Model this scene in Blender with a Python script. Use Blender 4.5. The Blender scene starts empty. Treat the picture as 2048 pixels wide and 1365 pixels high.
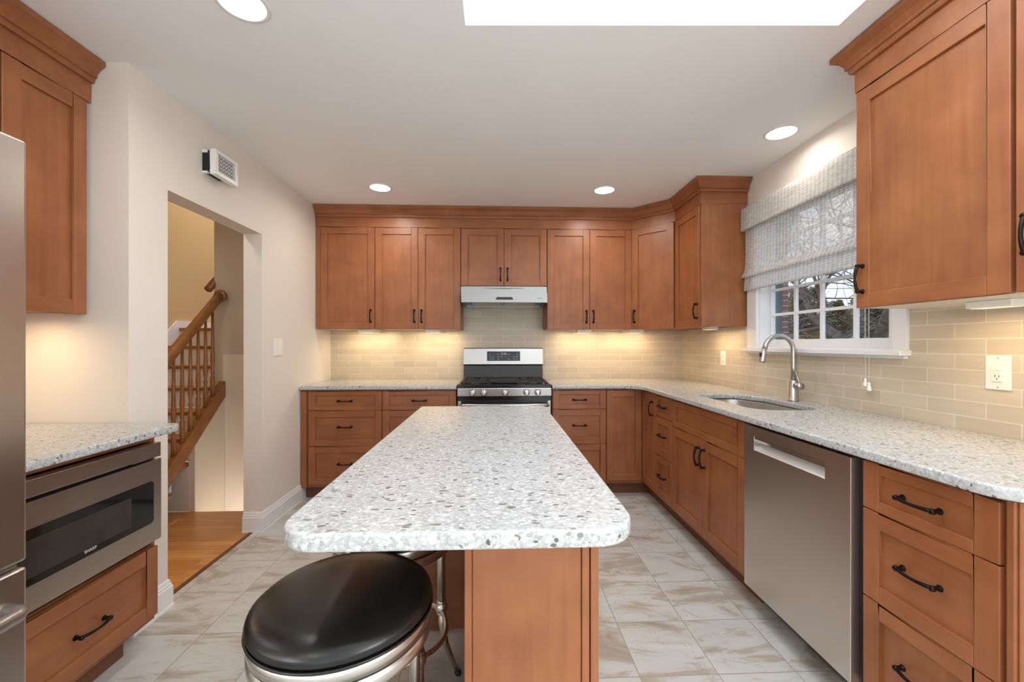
import bpy, bmesh, math, random
from mathutils import Vector, Matrix
random.seed(7)
PI = math.pi
sc = bpy.context.scene
col = sc.collection

# ------------------------------------------------------------------ camera
CAMH = 1.261
cd = bpy.data.cameras.new('camera')
cam = bpy.data.objects.new('camera', cd)
col.objects.link(cam)
cam.location = (0, 0, CAMH)
cam.rotation_euler = (PI / 2, 0, -0.0393)
cd.sensor_width = 36.0
cd.lens = 821.0 / 2048 * 36.0
cd.shift_y = (688.8 - 682.5) / 2048
cd.clip_start = 0.02
cd.clip_end = 300
sc.camera = cam

# ------------------------------------------------------------------ world, colour management, daylight, added fill lights
sc.view_settings.view_transform = 'Standard'
sc.view_settings.look = 'None'
sc.view_settings.gamma = 1
sc.view_settings.exposure = 0.52
sc.view_settings.use_curve_mapping = False
sc.render.engine = 'CYCLES'
sc.cycles.use_denoising = True
sc.cycles.max_bounces = 8
sc.cycles.diffuse_bounces = 5
sc.cycles.glossy_bounces = 4
sc.cycles.transparent_max_bounces = 12
sc.cycles.caustics_reflective = False
sc.cycles.caustics_refractive = False
sc.cycles.sample_clamp_indirect = 4.0

W = bpy.data.worlds.new('sky')
sc.world = W
W.use_nodes = True
wn, wl = W.node_tree.nodes, W.node_tree.links
wn.clear()
tc = wn.new('ShaderNodeTexCoord')
sep = wn.new('ShaderNodeSeparateXYZ')
wl.new(tc.outputs['Generated'], sep.inputs[0])
grad = wn.new('ShaderNodeValToRGB')
grad.color_ramp.elements[0].position = 0.0
grad.color_ramp.elements[0].color = (0.86, 0.90, 0.95, 1)
grad.color_ramp.elements[1].position = 0.35
grad.color_ramp.elements[1].color = (0.20, 0.42, 0.88, 1)
wl.new(sep.outputs['Z'], grad.inputs[0])
cn = wn.new('ShaderNodeTexNoise')
cn.inputs['Scale'].default_value = 5.0
cn.inputs['Detail'].default_value = 6.0
wl.new(tc.outputs['Generated'], cn.inputs['Vector'])
cr = wn.new('ShaderNodeValToRGB')
cr.color_ramp.elements[0].position = 0.48
cr.color_ramp.elements[1].position = 0.66
wl.new(cn.outputs['Fac'], cr.inputs[0])
cm = wn.new('ShaderNodeMixRGB')
wl.new(cr.outputs[0], cm.inputs[0])
wl.new(grad.outputs[0], cm.inputs[1])
cm.inputs[2].default_value = (1, 1, 1, 1)
bg = wn.new('ShaderNodeBackground')
bg.inputs['Strength'].default_value = 1.15
wl.new(cm.outputs[0], bg.inputs['Color'])
wo = wn.new('ShaderNodeOutputWorld')
wl.new(bg.outputs[0], wo.inputs['Surface'])


def area(name, loc, rot, sx, sy, power, colr, parent=None, shape='RECTANGLE', spread=PI):
    d = bpy.data.lights.new(name, 'AREA')
    d.shape = shape
    d.size = sx
    if shape in ('RECTANGLE', 'ELLIPSE'):
        d.size_y = sy
    d.energy = power
    d.color = colr
    d.spread = spread
    o = bpy.data.objects.new(name, d)
    col.objects.link(o)
    o.location = loc
    o.rotation_euler = rot
    if parent:
        o.parent = parent
    return o


area('skylight_daylight', (0.59, 0.84, 2.60), (0, 0, 0), 1.36, 1.22, 22, (0.88, 0.94, 1.0))
area('added_rear_fill', (-0.1, -2.66, 1.05), (math.radians(97), 0, 0), 3.0, 1.9, 14, (0.89, 0.95, 1.0))  # fill light added behind the camera, at an unseen rear door
area('added_right_fill', (1.93, -1.25, 1.5), (0, PI / 2, 0), 1.15, 1.85, 60, (0.90, 0.95, 1.0))  # added fill from the right, at an unseen opening
area('added_left_fill', (-2.12, -1.45, 1.5), (0, -PI / 2, 0), 1.15, 1.45, 38, (0.92, 0.96, 1.0))  # added fill from the left, at an unseen opening
DOWN_W, UNDER_W = 2.9, 1.25
WARM = (1.0, 0.92, 0.82)
WARMER = (1.0, 0.72, 0.42)

# ------------------------------------------------------------------ materials


def nmat(name):
    m = bpy.data.materials.new(name)
    m.use_nodes = True
    b = m.node_tree.nodes['Principled BSDF']
    return m, m.node_tree.nodes, m.node_tree.links, b


def plain(name, c, rough=0.5, metal=0.0, noise=0.03, nscale=6.0, bump=0.0, bscale=200, spec=0.5, coat=0.0):
    m, n, l, b = nmat(name)
    b.inputs['Roughness'].default_value = rough
    b.inputs['Metallic'].default_value = metal
    b.inputs['Specular IOR Level'].default_value = spec
    b.inputs['Coat Weight'].default_value = coat
    t = n.new('ShaderNodeTexCoord')
    nz = n.new('ShaderNodeTexNoise')
    nz.inputs['Scale'].default_value = nscale
    nz.inputs['Detail'].default_value = 4
    l.new(t.outputs['Object'], nz.inputs['Vector'])
    r = n.new('ShaderNodeValToRGB')
    r.color_ramp.elements[0].position = 0.3
    r.color_ramp.elements[1].position = 0.7
    r.color_ramp.elements[0].color = tuple(max(0, x * (1 - noise)) for x in c) + (1,)
    r.color_ramp.elements[1].color = tuple(min(1, x * (1 + noise)) for x in c) + (1,)
    l.new(nz.outputs['Fac'], r.inputs[0])
    l.new(r.outputs[0], b.inputs['Base Color'])
    if bump:
        nb = n.new('ShaderNodeTexNoise')
        nb.inputs['Scale'].default_value = bscale
        l.new(t.outputs['Object'], nb.inputs['Vector'])
        bp = n.new('ShaderNodeBump')
        bp.inputs['Strength'].default_value = bump
        bp.inputs['Distance'].default_value = 0.002
        l.new(nb.outputs['Fac'], bp.inputs['Height'])
        l.new(bp.outputs[0], b.inputs['Normal'])
    return m


def wood(name, axis, c1, c2, rough=0.42, coat=0.06, fine=34.0, long=2.2):
    """grain runs along the given object axis (0 x, 1 y, 2 z)"""
    m, n, l, b = nmat(name)
    t = n.new('ShaderNodeTexCoord')
    oi = n.new('ShaderNodeObjectInfo')
    add = n.new('ShaderNodeVectorMath')
    add.operation = 'ADD'
    mul = n.new('ShaderNodeVectorMath')
    mul.operation = 'SCALE'
    mul.inputs['Scale'].default_value = 37.0
    cmb = n.new('ShaderNodeCombineXYZ')
    for i in range(3):
        l.new(oi.outputs['Random'], cmb.inputs[i])
    l.new(cmb.outputs[0], mul.inputs[0])
    l.new(t.outputs['Object'], add.inputs[0])
    l.new(mul.outputs[0], add.inputs[1])
    mp = n.new('ShaderNodeMapping')
    s = [fine, fine, fine]
    s[axis] = long
    mp.inputs['Scale'].default_value = s
    l.new(add.outputs[0], mp.inputs['Vector'])
    nz = n.new('ShaderNodeTexNoise')
    nz.inputs['Scale'].default_value = 1.0
    nz.inputs['Detail'].default_value = 5
    nz.inputs['Distortion'].default_value = 0.6
    l.new(mp.outputs[0], nz.inputs['Vector'])
    nb = n.new('ShaderNodeTexNoise')
    nb.inputs['Scale'].default_value = 7.0
    nb.inputs['Detail'].default_value = 3
    l.new(add.outputs[0], nb.inputs['Vector'])
    mx = n.new('ShaderNodeMath')
    mx.operation = 'MULTIPLY_ADD'
    mx.inputs[1].default_value = 0.40
    l.new(nz.outputs['Fac'], mx.inputs[0])
    m2 = n.new('ShaderNodeMath')
    m2.operation = 'MULTIPLY'
    m2.inputs[1].default_value = 0.60
    l.new(nb.outputs['Fac'], m2.inputs[0])
    l.new(m2.outputs[0], mx.inputs[2])
    r = n.new('ShaderNodeValToRGB')
    r.color_ramp.elements[0].position = 0.33
    r.color_ramp.elements[1].position = 0.68
    r.color_ramp.elements[0].color = c1 + (1,)
    r.color_ramp.elements[1].color = c2 + (1,)
    l.new(mx.outputs[0], r.inputs[0])
    l.new(r.outputs[0], b.inputs['Base Color'])
    b.inputs['Roughness'].default_value = rough
    b.inputs['Coat Weight'].default_value = coat
    b.inputs['Coat Roughness'].default_value = 0.25
    return m


CH1, CH2 = (0.250, 0.080, 0.0275), (0.358, 0.130, 0.047)
M = {}
M['wood_v'] = wood('cherry_vertical', 2, CH1, CH2)
M['wood_h'] = wood('cherry_horizontal', 0, CH1, CH2)
M['wood_y'] = wood('cherry_depth', 1, CH1, CH2)
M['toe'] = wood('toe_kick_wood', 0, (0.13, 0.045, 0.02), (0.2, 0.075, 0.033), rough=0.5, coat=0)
M['oak'] = wood('oak_rail', 2, (0.22, 0.085, 0.024), (0.34, 0.145, 0.045), rough=0.35)
M['oak_x'] = wood('oak_tread', 0, (0.26, 0.10, 0.03), (0.38, 0.17, 0.055), rough=0.35)
M['oak_y'] = wood('oak_stringer', 1, (0.21, 0.08, 0.022), (0.32, 0.135, 0.042), rough=0.35)
M['wall'] = plain('cream_paint', (0.775, 0.712, 0.645), 0.7, noise=0.012, nscale=2, bump=0.05)
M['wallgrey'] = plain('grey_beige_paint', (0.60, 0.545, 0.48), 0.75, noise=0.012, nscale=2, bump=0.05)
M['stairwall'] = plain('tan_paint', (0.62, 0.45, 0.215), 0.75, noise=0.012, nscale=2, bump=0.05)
M['ceil'] = plain('ceiling_paint', (0.89, 0.905, 0.91), 0.8, noise=0.01, nscale=2, bump=0.04)
M['well'] = plain('skylight_paint', (0.88, 0.88, 0.88), 0.7, noise=0.01)
M['white'] = plain('white_trim_paint', (0.82, 0.815, 0.80), 0.35, noise=0.01)
M['plastic'] = plain('white_plastic', (0.84, 0.82, 0.77), 0.35, noise=0.01)
M['black'] = plain('black_enamel', (0.012, 0.012, 0.013), 0.18, noise=0.1)
M['matblack'] = plain('matt_black', (0.008, 0.008, 0.008), 0.6, noise=0.1)
M['iron'] = plain('cast_iron', (0.022, 0.022, 0.023), 0.55, noise=0.2, bump=0.3)
M['bronze'] = plain('oil_rubbed_bronze', (0.020, 0.014, 0.012), 0.30, metal=0.8, noise=0.2)
M['nickel'] = plain('brushed_nickel', (0.50, 0.475, 0.445), 0.36, metal=1.0, noise=0.05)
M['stoolmetal'] = plain('satin_nickel', (0.66, 0.63, 0.58), 0.28, metal=1.0, noise=0.05)
M['chrome'] = plain('polished_knob_metal', (0.80, 0.78, 0.75), 0.34, metal=1.0, noise=0.03)
M['leather'] = plain('black_leather', (0.006, 0.0055, 0.005), 0.27, noise=0.2, nscale=30, bump=0.12, bscale=420, spec=0.5)
M['rubber'] = plain('black_rubber', (0.02, 0.02, 0.02), 0.6)
M['darkglass'] = plain('smoked_glass', (0.010, 0.009, 0.009), 0.05, noise=0.1)
M['cavity'] = plain('microwave_screen', (0.035, 0.028, 0.024), 0.12, noise=0.2, nscale=12)
M['display'] = plain('display_glass', (0.012, 0.02, 0.035), 0.08, noise=0.1)
M['marks'] = plain('printed_marks', (0.62, 0.66, 0.66), 0.5)
M['darkmarks'] = plain('dark_marks', (0.05, 0.05, 0.05), 0.5)
M['ground'] = plain('winter_lawn', (0.16, 0.17, 0.08), 0.9, noise=0.4, nscale=0.6)
M['bark'] = plain('tree_bark', (0.20, 0.155, 0.12), 0.9, noise=0.4, nscale=9, bump=0.6, bscale=30)
M['twig'] = plain('bare_twigs', (0.26, 0.20, 0.15), 0.9, noise=0.3, nscale=4)
M['greyside'] = plain('grey_siding', (0.11, 0.125, 0.125), 0.6, noise=0.06)
M['filter'] = plain('aluminium_filter', (0.72, 0.68, 0.6), 0.4, metal=0.9, noise=0.12, nscale=120)


def steel(name, c, rough, axis=0):
    m, n, l, b = nmat(name)
    b.inputs['Metallic'].default_value = 1.0
    t = n.new('ShaderNodeTexCoord')
    mp = n.new('ShaderNodeMapping')
    s = [420, 420, 420]
    s[axis] = 3
    mp.inputs['Scale'].default_value = s
    l.new(t.outputs['Object'], mp.inputs[0])
    nz = n.new('ShaderNodeTexNoise')
    nz.inputs['Scale'].default_value = 1
    nz.inputs['Detail'].default_value = 3
    l.new(mp.outputs[0], nz.inputs['Vector'])
    r = n.new('ShaderNodeMapRange')
    r.inputs['To Min'].default_value = rough - 0.005
    r.inputs['To Max'].default_value = rough + 0.008
    l.new(nz.outputs['Fac'], r.inputs['Value'])
    l.new(r.outputs[0], b.inputs['Roughness'])
    cr_ = n.new('ShaderNodeValToRGB')
    cr_.color_ramp.elements[0].color = tuple(x * 0.995 for x in c) + (1,)
    cr_.color_ramp.elements[1].color = tuple(min(1, x * 1.004) for x in c) + (1,)
    l.new(nz.outputs['Fac'], cr_.inputs[0])
    l.new(cr_.outputs[0], b.inputs['Base Color'])
    return m


M['steel'] = steel('brushed_steel', (0.55, 0.525, 0.50), 0.30, 0)
M['steel_v'] = steel('brushed_steel_vertical', (0.66, 0.61, 0.57), 0.30, 2)
M['hoodsteel'] = steel('hood_steel', (0.30, 0.295, 0.29), 0.32, 0)
M['rangesteel'] = steel('range_steel', (0.43, 0.415, 0.40), 0.30, 0)
M['sinksteel'] = steel('sink_steel', (0.50, 0.48, 0.46), 0.42, 1)


def emit(name, c, s):
    m = bpy.data.materials.new(name)
    m.use_nodes = True
    n, l = m.node_tree.nodes, m.node_tree.links
    n.clear()
    e = n.new('ShaderNodeEmission')
    e.inputs[0].default_value = c + (1,)
    e.inputs[1].default_value = s
    t = n.new('ShaderNodeTexCoord')
    g = n.new('ShaderNodeTexNoise')
    g.inputs['Scale'].default_value = 3
    l.new(t.outputs['Object'], g.inputs[0])
    r = n.new('ShaderNodeMapRange')
    r.inputs['To Min'].default_value = s * 0.97
    r.inputs['To Max'].default_value = s * 1.03
    l.new(g.outputs['Fac'], r.inputs[0])
    l.new(r.outputs[0], e.inputs[1])
    o = n.new('ShaderNodeOutputMaterial')
    l.new(e.outputs[0], o.inputs[0])
    return m


M['lamp'] = emit('lamp_lens', (1.0, 0.95, 0.86), 5.0)
M['strip'] = emit('strip_lens', (1.0, 0.80, 0.50), 0.8)


def glass():
    m = bpy.data.materials.new('window_glass')
    m.use_nodes = True
    n, l = m.node_tree.nodes, m.node_tree.links
    n.clear()
    tr = n.new('ShaderNodeBsdfTransparent')
    tr.inputs[0].default_value = (0.97, 0.98, 0.97, 1)
    gl = n.new('ShaderNodeBsdfGlossy')
    gl.inputs['Roughness'].default_value = 0.01
    mx = n.new('ShaderNodeMixShader')
    mx.inputs[0].default_value = 0.045
    l.new(tr.outputs[0], mx.inputs[1])
    l.new(gl.outputs[0], mx.inputs[2])
    o = n.new('ShaderNodeOutputMaterial')
    l.new(mx.outputs[0], o.inputs[0])
    return m


M['glass'] = glass()
M['melamine'] = plain('cream_melamine', (0.66, 0.58, 0.45), 0.5, noise=0.02)
M['scoop'] = plain('scoop_gleam', (0.62, 0.60, 0.575), 0.35, metal=0.35, noise=0.02)  # pale colour painted in for the bright reflection in the scoop


def brick(name, ax, org, bw, rh, offset, c1, c2, mortar, msize, rough, nsc, namt, bump=0.25, extra=None):
    """tile / plank / brick surface laid in world coordinates, ax = the two axes used"""
    m, n, l, b = nmat(name)
    g = n.new('ShaderNodeNewGeometry')
    sp = n.new('ShaderNodeSeparateXYZ')
    l.new(g.outputs['Position'], sp.inputs[0])
    c = n.new('ShaderNodeCombineXYZ')
    for i in (0, 1):
        s = n.new('ShaderNodeMath')
        s.operation = 'SUBTRACT'
        l.new(sp.outputs[ax[i]], s.inputs[0])
        s.inputs[1].default_value = org[i]
        l.new(s.outputs[0], c.inputs[i])
    bt = n.new('ShaderNodeTexBrick')
    bt.offset = offset
    bt.inputs['Scale'].default_value = 1.0
    bt.inputs['Brick Width'].default_value = bw
    bt.inputs['Row Height'].default_value = rh
    bt.inputs['Mortar Size'].default_value = msize
    bt.inputs['Mortar Smooth'].default_value = 0.15
    bt.inputs['Bias'].default_value = 0.0
    bt.inputs['Color1'].default_value = c1 + (1,)
    bt.inputs['Color2'].default_value = c2 + (1,)
    bt.inputs['Mortar'].default_value = mortar + (1,)
    l.new(c.outputs[0], bt.inputs['Vector'])
    nz = n.new('ShaderNodeTexNoise')
    nz.inputs['Scale'].default_value = 1.0
    nz.inputs['Detail'].default_value = 5
    mp = n.new('ShaderNodeMapping')
    mp.inputs['Scale'].default_value = nsc
    l.new(g.outputs['Position'], mp.inputs[0])
    l.new(mp.outputs[0], nz.inputs['Vector'])
    mr = n.new('ShaderNodeMapRange')
    mr.inputs['From Min'].default_value = 0.3
    mr.inputs['From Max'].default_value = 0.7
    mr.inputs['To Min'].default_value = 1 - namt
    mr.inputs['To Max'].default_value = 1 + namt
    l.new(nz.outputs['Fac'], mr.inputs[0])
    mul = n.new('ShaderNodeVectorMath')
    mul.operation = 'SCALE'
    l.new(bt.outputs['Color'], mul.inputs[0])
    l.new(mr.outputs[0], mul.inputs['Scale'])
    colr = mul.outputs[0]
    if extra:
        colr = extra(n, l, g, c, colr, bt)
    l.new(colr, b.inputs['Base Color'])
    b.inputs['Roughness'].default_value = rough
    bp = n.new('ShaderNodeBump')
    bp.inputs['Strength'].default_value = bump
    bp.inputs['Distance'].default_value = 0.002
    bp.invert = True
    l.new(bt.outputs['Fac'], bp.inputs['Height'])
    l.new(bp.outputs[0], b.inputs['Normal'])
    return m


TL1, TL2, TLM = (0.535, 0.455, 0.345), (0.610, 0.530, 0.410), (0.76, 0.68, 0.55)
M['tile_back'] = brick('backsplash_tile_back', (0, 2), (-0.245, 1.282), 0.2095, 0.0605, 0.5, TL1, TL2, TLM, 0.0016, 0.30, (3, 3, 30), 0.05)
M['tile_right'] = brick('backsplash_tile_right', (1, 2), (1.779 - 0.1047, 1.282), 0.2095, 0.0605, 0.5, TL1, TL2, TLM, 0.0016, 0.30, (3, 3, 30), 0.05)


def veins(n, l, g, c, colr, bt):
    # rusty brown veining that differs from tile to tile
    fl = n.new('ShaderNodeVectorMath')
    fl.operation = 'DIVIDE'
    l.new(c.outputs[0], fl.inputs[0])
    fl.inputs[1].default_value = (0.3035, 0.3035, 1)
    f2 = n.new('ShaderNodeVectorMath')
    f2.operation = 'FLOOR'
    l.new(fl.outputs[0], f2.inputs[0])
    wn_ = n.new('ShaderNodeTexWhiteNoise')
    l.new(f2.outputs[0], wn_.inputs['Vector'])
    sc_ = n.new('ShaderNodeVectorMath')
    sc_.operation = 'SCALE'
    sc_.inputs['Scale'].default_value = 9
    l.new(wn_.outputs['Color'], sc_.inputs[0])
    ad = n.new('ShaderNodeVectorMath')
    l.new(c.outputs[0], ad.inputs[0])
    l.new(sc_.outputs[0], ad.inputs[1])
    mp = n.new('ShaderNodeMapping')
    mp.inputs['Scale'].default_value = (2.6, 7.0, 1)
    mp.inputs['Rotation'].default_value = (0, 0, 0.25)
    l.new(ad.outputs[0], mp.inputs[0])
    nz = n.new('ShaderNodeTexNoise')
    nz.inputs['Scale'].default_value = 1.0
    nz.inputs['Detail'].default_value = 7
    nz.inputs['Roughness'].default_value = 0.62
    nz.inputs['Distortion'].default_value = 0.9
    l.new(mp.outputs[0], nz.inputs['Vector'])
    r = n.new('ShaderNodeValToRGB')
    e = r.color_ramp.elements
    e[0].position = 0.30
    e[0].color = (0.34, 0.28, 0.215, 1)
    e[1].position = 0.72
    e[1].color = (0.63, 0.62, 0.59, 1)
    e2 = e.new(0.42)
    e2.color = (0.46, 0.405, 0.335, 1)
    e3 = e.new(0.475)
    e3.color = (0.565, 0.545, 0.50, 1)
    l.new(nz.outputs['Fac'], r.inputs[0])
    # thin dark cracks
    n2 = n.new('ShaderNodeTexNoise')
    n2.inputs['Scale'].default_value = 1.6
    n2.inputs['Detail'].default_value = 8
    n2.inputs['Roughness'].default_value = 0.7
    n2.inputs['Distortion'].default_value = 1.3
    l.new(mp.outputs[0], n2.inputs['Vector'])
    ab = n.new('ShaderNodeMath')
    ab.operation = 'SUBTRACT'
    l.new(n2.outputs['Fac'], ab.inputs[0])
    ab.inputs[1].default_value = 0.415
    ab2 = n.new('ShaderNodeMath')
    ab2.operation = 'ABSOLUTE'
    l.new(ab.outputs[0], ab2.inputs[0])
    r2 = n.new('ShaderNodeMapRange')
    r2.inputs['From Min'].default_value = 0.0
    r2.inputs['From Max'].default_value = 0.012
    r2.inputs['To Min'].default_value = 0.7
    r2.inputs['To Max'].default_value = 0.0
    l.new(ab2.outputs[0], r2.inputs[0])
    mv = n.new('ShaderNodeMixRGB')
    l.new(r2.outputs[0], mv.inputs[0])
    l.new(r.outputs[0], mv.inputs[1])
    mv.inputs[2].default_value = (0.33, 0.24, 0.16, 1)
    mm = n.new('ShaderNodeMixRGB')
    l.new(bt.outputs['Fac'], mm.inputs[0])
    l.new(mv.outputs[0], mm.inputs[1])
    l.new(colr, mm.inputs[2])
    return mm.outputs[0]


M['floor'] = brick('floor_tile', (0, 1), (0.849, 1.8385), 0.3035, 0.3035, 0.0, (0.6, 0.57, 0.52), (0.66, 0.62, 0.57), (0.36, 0.32, 0.265), 0.0024, 0.34, (3, 3, 3), 0.04, 0.3, veins)
M['hardwood'] = brick('oak_plank_floor', (0, 1), (0.3, 0.02), 0.85, 0.057, 0.37, (0.50, 0.20, 0.045), (0.62, 0.285, 0.075), (0.24, 0.09, 0.025), 0.0007, 0.28, (3, 60, 3), 0.16, 0.1)
M['brickwall'] = brick('red_brick', (1, 2), (0, 0), 0.21, 0.075, 0.5, (0.20, 0.10, 0.085), (0.27, 0.135, 0.11), (0.45, 0.42, 0.38), 0.006, 0.85, (5, 5, 5), 0.2)


def quartz():
    m, n, l, b = nmat('speckled_quartz')
    t = n.new('ShaderNodeTexCoord')

    def vor(scale, st, seed):
        mp = n.new('ShaderNodeMapping')
        mp.inputs['Scale'].default_value = st
        mp.inputs['Location'].default_value = (seed, seed * 2, seed)
        l.new(t.outputs['Object'], mp.inputs[0])
        dn = n.new('ShaderNodeTexNoise')
        dn.inputs['Scale'].default_value = 40
        l.new(mp.outputs[0], dn.inputs['Vector'])
        ds = n.new('ShaderNodeVectorMath')
        ds.operation = 'SCALE'
        ds.inputs['Scale'].default_value = 0.022
        l.new(dn.outputs['Color'], ds.inputs[0])
        da = n.new('ShaderNodeVectorMath')
        l.new(mp.outputs[0], da.inputs[0])
        l.new(ds.outputs[0], da.inputs[1])
        v = n.new('ShaderNodeTexVoronoi')
        v.inputs['Scale'].default_value = scale
        v.inputs['Randomness'].default_value = 1.0
        l.new(da.outputs[0], v.inputs['Vector'])
        s = n.new('ShaderNodeSeparateColor')
        l.new(v.outputs['Color'], s.inputs[0])
        return v, s

    v1, s1 = vor(165, (1, 1.2, 1), 1.3)
    r1 = n.new('ShaderNodeValToRGB')
    e = r1.color_ramp.elements
    e[0].position = 0.0
    e[0].color = (0.33, 0.325, 0.31, 1)
    e[1].position = 1.0
    e[1].color = (0.58, 0.59, 0.585, 1)
    for p_, c_ in ((0.10, (0.375, 0.37, 0.355)), (0.30, (0.42, 0.42, 0.41)), (0.60, (0.465, 0.47, 0.465)), (0.85, (0.52, 0.525, 0.52))):
        q = e.new(p_)
        q.color = c_ + (1,)
    l.new(s1.outputs[0], r1.inputs[0])
    # larger chips, taupe to near black, sparse
    v2, s2 = vor(74, (0.72, 1.4, 1), 5.1)
    pick = n.new('ShaderNodeMath')
    pick.operation = 'GREATER_THAN'
    pick.inputs[1].default_value = 0.88
    l.new(s2.outputs[1], pick.inputs[0])
    near = n.new('ShaderNodeMath')
    near.operation = 'LESS_THAN'
    near.inputs[1].default_value = 0.45
    l.new(v2.outputs['Distance'], near.inputs[0])
    both = n.new('ShaderNodeMath')
    both.operation = 'MULTIPLY'
    l.new(pick.outputs[0], both.inputs[0])
    l.new(near.outputs[0], both.inputs[1])
    r2 = n.new('ShaderNodeValToRGB')
    r2.color_ramp.elements[0].color = (0.085, 0.085, 0.08, 1)
    r2.color_ramp.elements[1].color = (0.29, 0.275, 0.245, 1)
    l.new(s2.outputs[2], r2.inputs[0])
    mx = n.new('ShaderNodeMixRGB')
    l.new(both.outputs[0], mx.inputs[0])
    l.new(r1.outputs[0], mx.inputs[1])
    l.new(r2.outputs[0], mx.inputs[2])
    # white pebbles
    v3, s3 = vor(70, (.85, 1.3, 1), 9.7)
    p3 = n.new('ShaderNodeMath')
    p3.operation = 'GREATER_THAN'
    p3.inputs[1].default_value = 0.72
    l.new(s3.outputs[0], p3.inputs[0])
    n3 = n.new('ShaderNodeMath')
    n3.operation = 'LESS_THAN'
    n3.inputs[1].default_value = 0.38
    l.new(v3.outputs['Distance'], n3.inputs[0])
    b3 = n.new('ShaderNodeMath')
    b3.operation = 'MULTIPLY'
    l.new(p3.outputs[0], b3.inputs[0])
    l.new(n3.outputs[0], b3.inputs[1])
    m3 = n.new('ShaderNodeMixRGB')
    l.new(b3.outputs[0], m3.inputs[0])
    l.new(mx.outputs[0], m3.inputs[1])
    m3.inputs[2].default_value = (0.60, 0.61, 0.605, 1)
    l.new(m3.outputs[0], b.inputs['Base Color'])
    b.inputs['Roughness'].default_value = 0.2
    return m


M['quartz'] = quartz()


def weave(name, open_):
    """white woven reeds with vertical threads; the gaps let a little light through"""
    m = bpy.data.materials.new(name)
    m.use_nodes = True
    n, l = m.node_tree.nodes, m.node_tree.links
    n.clear()
    g = n.new('ShaderNodeNewGeometry')
    sp = n.new('ShaderNodeSeparateXYZ')
    l.new(g.outputs['Position'], sp.inputs[0])

    def wave(out, per, ph=0.0):
        a = n.new('ShaderNodeMath')
        a.operation = 'MULTIPLY_ADD'
        a.inputs[1].default_value = 2 * PI / per
        a.inputs[2].default_value = ph
        l.new(out, a.inputs[0])
        s = n.new('ShaderNodeMath')
        s.operation = 'SINE'
        l.new(a.outputs[0], s.inputs[0])
        return s.outputs[0]
    wz = wave(sp.outputs[2], 0.013)
    wy = wave(sp.outputs[1], 0.030)
    mul = n.new('ShaderNodeMath')
    mul.operation = 'ADD'
    l.new(wz, mul.inputs[0])
    l.new(wy, mul.inputs[1])
    nz = n.new('ShaderNodeTexNoise')
    nz.inputs['Scale'].default_value = 1
    mp = n.new('ShaderNodeMapping')
    mp.inputs['Scale'].default_value = (10, 22, 90)
    l.new(g.outputs['Position'], mp.inputs[0])
    l.new(mp.outputs[0], nz.inputs['Vector'])
    nm = n.new('ShaderNodeMath')
    nm.operation = 'MULTIPLY_ADD'
    nm.inputs[1].default_value = 0.36
    nm.inputs[2].default_value = 0.30
    l.new(nz.outputs['Fac'], nm.inputs[0])
    ad = n.new('ShaderNodeMath')
    ad.operation = 'MULTIPLY_ADD'
    ad.inputs[1].default_value = 0.055
    l.new(mul.outputs[0], ad.inputs[0])
    l.new(nm.outputs[0], ad.inputs[2])
    r = n.new('ShaderNodeValToRGB')
    r.color_ramp.elements[0].position = 0.28
    r.color_ramp.elements[1].position = 0.62
    r.color_ramp.elements[0].color = (0.50, 0.47, 0.45, 1)
    r.color_ramp.elements[1].color = (0.88, 0.87, 0.85, 1)
    l.new(ad.outputs[0], r.inputs[0])
    df = n.new('ShaderNodeBsdfDiffuse')
    l.new(r.outputs[0], df.inputs[0])
    tl = n.new('ShaderNodeBsdfTranslucent')
    l.new(r.outputs[0], tl.inputs[0])
    m1 = n.new('ShaderNodeMixShader')
    m1.inputs[0].default_value = 0.42
    l.new(df.outputs[0], m1.inputs[1])
    l.new(tl.outputs[0], m1.inputs[2])
    tr = n.new('ShaderNodeBsdfTransparent')
    m2 = n.new('ShaderNodeMixShader')
    mr = n.new('ShaderNodeMapRange')
    mr.inputs['From Min'].default_value = 0.55
    mr.inputs['From Max'].default_value = 0.35
    mr.inputs['To Min'].default_value = open_ * 0.3
    mr.inputs['To Max'].default_value = open_
    l.new(ad.outputs[0], mr.inputs[0])
    l.new(mr.outputs[0], m2.inputs[0])
    l.new(m1.outputs[0], m2.inputs[1])
    l.new(tr.outputs[0], m2.inputs[2])
    o = n.new('ShaderNodeOutputMaterial')
    l.new(m2.outputs[0], o.inputs[0])
    return m


M['weave'] = weave('woven_shade', 0.42)
M['weave2'] = weave('woven_valance', 0.10)


def foliage(name, c1, c2):
    m, n, l, b = nmat(name)
    t = n.new('ShaderNodeTexCoord')
    nz = n.new('ShaderNodeTexNoise')
    nz.inputs['Scale'].default_value = 1.6
    nz.inputs['Detail'].default_value = 6
    l.new(t.outputs['Object'], nz.inputs['Vector'])
    r = n.new('ShaderNodeValToRGB')
    r.color_ramp.elements[0].position = 0.35
    r.color_ramp.elements[1].position = 0.65
    r.color_ramp.elements[0].color = c1 + (1,)
    r.color_ramp.elements[1].color = c2 + (1,)
    l.new(nz.outputs['Fac'], r.inputs[0])
    l.new(r.outputs[0], b.inputs['Base Color'])
    b.inputs['Roughness'].default_value = 0.85
    return m


M['needles'] = foliage('evergreen_needles', (0.30, 0.29, 0.18), (0.62, 0.57, 0.41))

# ------------------------------------------------------------------ mesh helpers


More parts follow.
